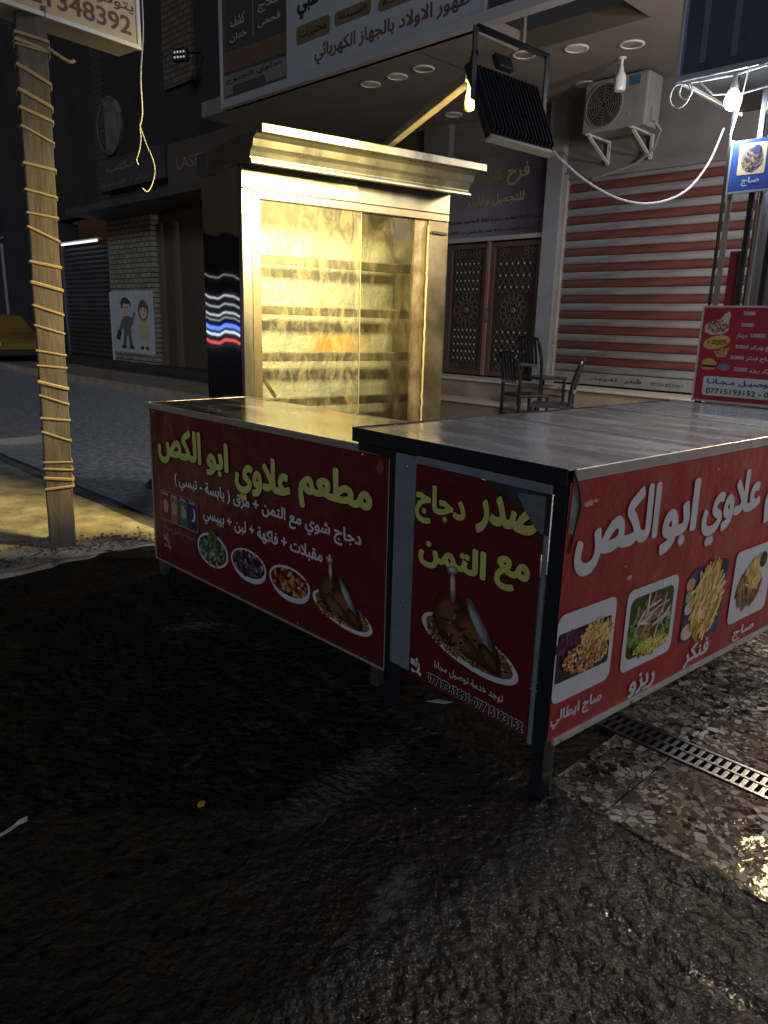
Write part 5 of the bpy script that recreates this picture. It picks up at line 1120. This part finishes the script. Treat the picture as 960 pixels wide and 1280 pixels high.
pp = thing('thin_pipe', 'thin pale pipe standing upright behind the yellow car', 'pipe', to_world(F_O, F_ANG, (-17.6, -1.2, 0)), F_ANG)
q = MB(); q.tube([(0, 0, 0), (-.05, 0, 3.3)], .05, 8); part(pp, 'shaft', q, mat('pipe_pale', (.22, .22, .23), .5)); q = MB(); q.tube([(-.05, 0, 3.3), (.1, -.1, 3.42), (.35, -.1, 3.45)], .03, 6); part(pp, 'elbow', q, mat('pipe_pale', ()))

# lit shops far down the opposite side of the street (seen in the polished cabinet side)
op = thing('opposite_shop', 'brightly lit shopfront with white, blue and red light strips across the street', 'building', (-34.5, 26.8, 0), R(57))
q = MB(); q.box(-9, 9, 0, 3, 0, 6); part(op, 'wall', q, mat('op_wall', (.012, .013, .013), .8))
for z, c, s, h, x0, x1 in ((2.62, (.8, .82, .95), 1.2, .10, -8, 8), (2.15, (.7, .74, .9), .9, .10, -8, 8), (1.68, (.8, .86, .95), 1.4, .10, -8, 8), (1.40, (.7, .8, .9), .8, .07, -8, 8), (.95, (.10, .2, .95), 2.6, .22, -8, 8), (.60, (.75, .9, 1), 1.8, .14, -8, 8), (.14, (1, .10, .08), 1.3, .18, -8, 8), (3.75, (.9, .8, .6), .5, .06, -8, 8)):
    q = MB(); q.box(x0, x1, -.08, -.001, z-h/2, z+h/2); part(op, 'light_strip', q, mat('strip_%d' % int(z*100), (1, 1, 1), .5, emit=c, estr=s))

# ------------------------------------------------------------------ loose things on the ground
slab = MB(); pts = [(-.5, -.35), (-.1, -.42), (.35, -.36), (.6, -.1), (.5, .25), (.1, .4), (-.35, .34), (-.6, .05)]; slab.prism(pts, 0, .10)
solo('broken_slab', slab, mat('slab_pale', (.36, .36, .36), .7, var=.3, vscale=6, bump=.4), 'broken pale concrete slab lying flat on the wet pavement at the left edge', 'slab', (-4.45, 8.5, -.03), (R(1.5), R(-2), R(20)), bev=.015)
sh = MB(); sh.prism([(-.35, -.1), (.1, -.14), (.35, .0), (.1, .12), (-.3, .1)], 0, .05)
solo('rubble_piece', sh, mat('rubble_dark', (.03, .03, .03), .7), 'flat dark lump of rubble on the pavement beside the left end of the street counter', 'rubble', (-1.75, 6.35, -.01), (0, 0, .4), bev=.012)
gm = MB(); rg = random.Random(3)
for k in range(1500):
    t = rg.random(); ay_ = rg.uniform(-1.3, .35); ax_ = -.60 - abs(rg.gauss(0, .16)) - (.25*rg.random() if ay_ < -.15 and ay_ > -.5 else 0)
    w = to_world(A_O, A_ANG, (ax_, ay_, 0)); s = .004 + .012*rg.random()**2.5
    vs = [Vector((rg.uniform(.7, 1.1)*math.cos(a), rg.uniform(.7, 1.1)*math.sin(a), 0))*s for a in (0, 1.3, 2.5, 3.8, 5.0)]
    z0 = .0; gm.add([w + v + Vector((0, 0, z0)) for v in vs] + [w + v*.6 + Vector((0, 0, z0 + s*1.1)) for v in vs], [(5, 6, 7, 8, 9)] + [(i, (i+1) % 5, 5+(i+1) % 5, 5+i) for i in range(5)])
tag(part(None, 'gravel', gm, mat('gravel', (.15, .145, .14), .7, var=.6, vscale=40)), 'loose grey gravel along the broken kerb below the rope wound post', 'gravel', kind='stuff')
def scrap(nm, label, cat, loc, pts, m, rz=0):
    q = MB(); n_ = len(pts); q.add([(x, y, z) for x, y, z in pts] + [(x, y, z+.002) for x, y, z in pts], [tuple(range(n_))[::-1], tuple(range(n_, 2*n_))] + [(k, (k+1) % n_, n_+(k+1) % n_, n_+k) for k in range(n_)])
    solo(nm, q, m, label, cat, loc, (0, 0, rz))
scrap('paper_scrap', 'twisted white paper scrap on the dark street at the left edge', 'litter', (-1.03, 1.815, -.008), [(-.045, -.005, 0), (-.01, -.008, .006), (.012, .002, .004), (.03, -.012, .012), (.042, .008, .012), (.02, .016, .008), (-.005, .008, .004), (-.04, .004, .002)], mat('paper', (.55, .54, .5), .7), .9)
scrap('yellow_scrap', 'tiny yellow scrap lying on the dark wet street', 'litter', (-.529, 1.948, -.012), [(-.012, -.008, 0), (.004, -.012, .003), (.014, .004, .006), (.0, .014, .004), (-.012, .006, .002)], mat('scrap_yellow', (.6, .36, .03), .5), .5)
scrap('pale_scrap', 'pale plastic scrap on the ground below the narrow banner', 'litter', (.239, 2.614, -.010), [(-.05, -.01, 0), (.02, -.012, .004), (.05, .006, .006), (-.01, .012, .003)], mat('paper', ()), -.3)
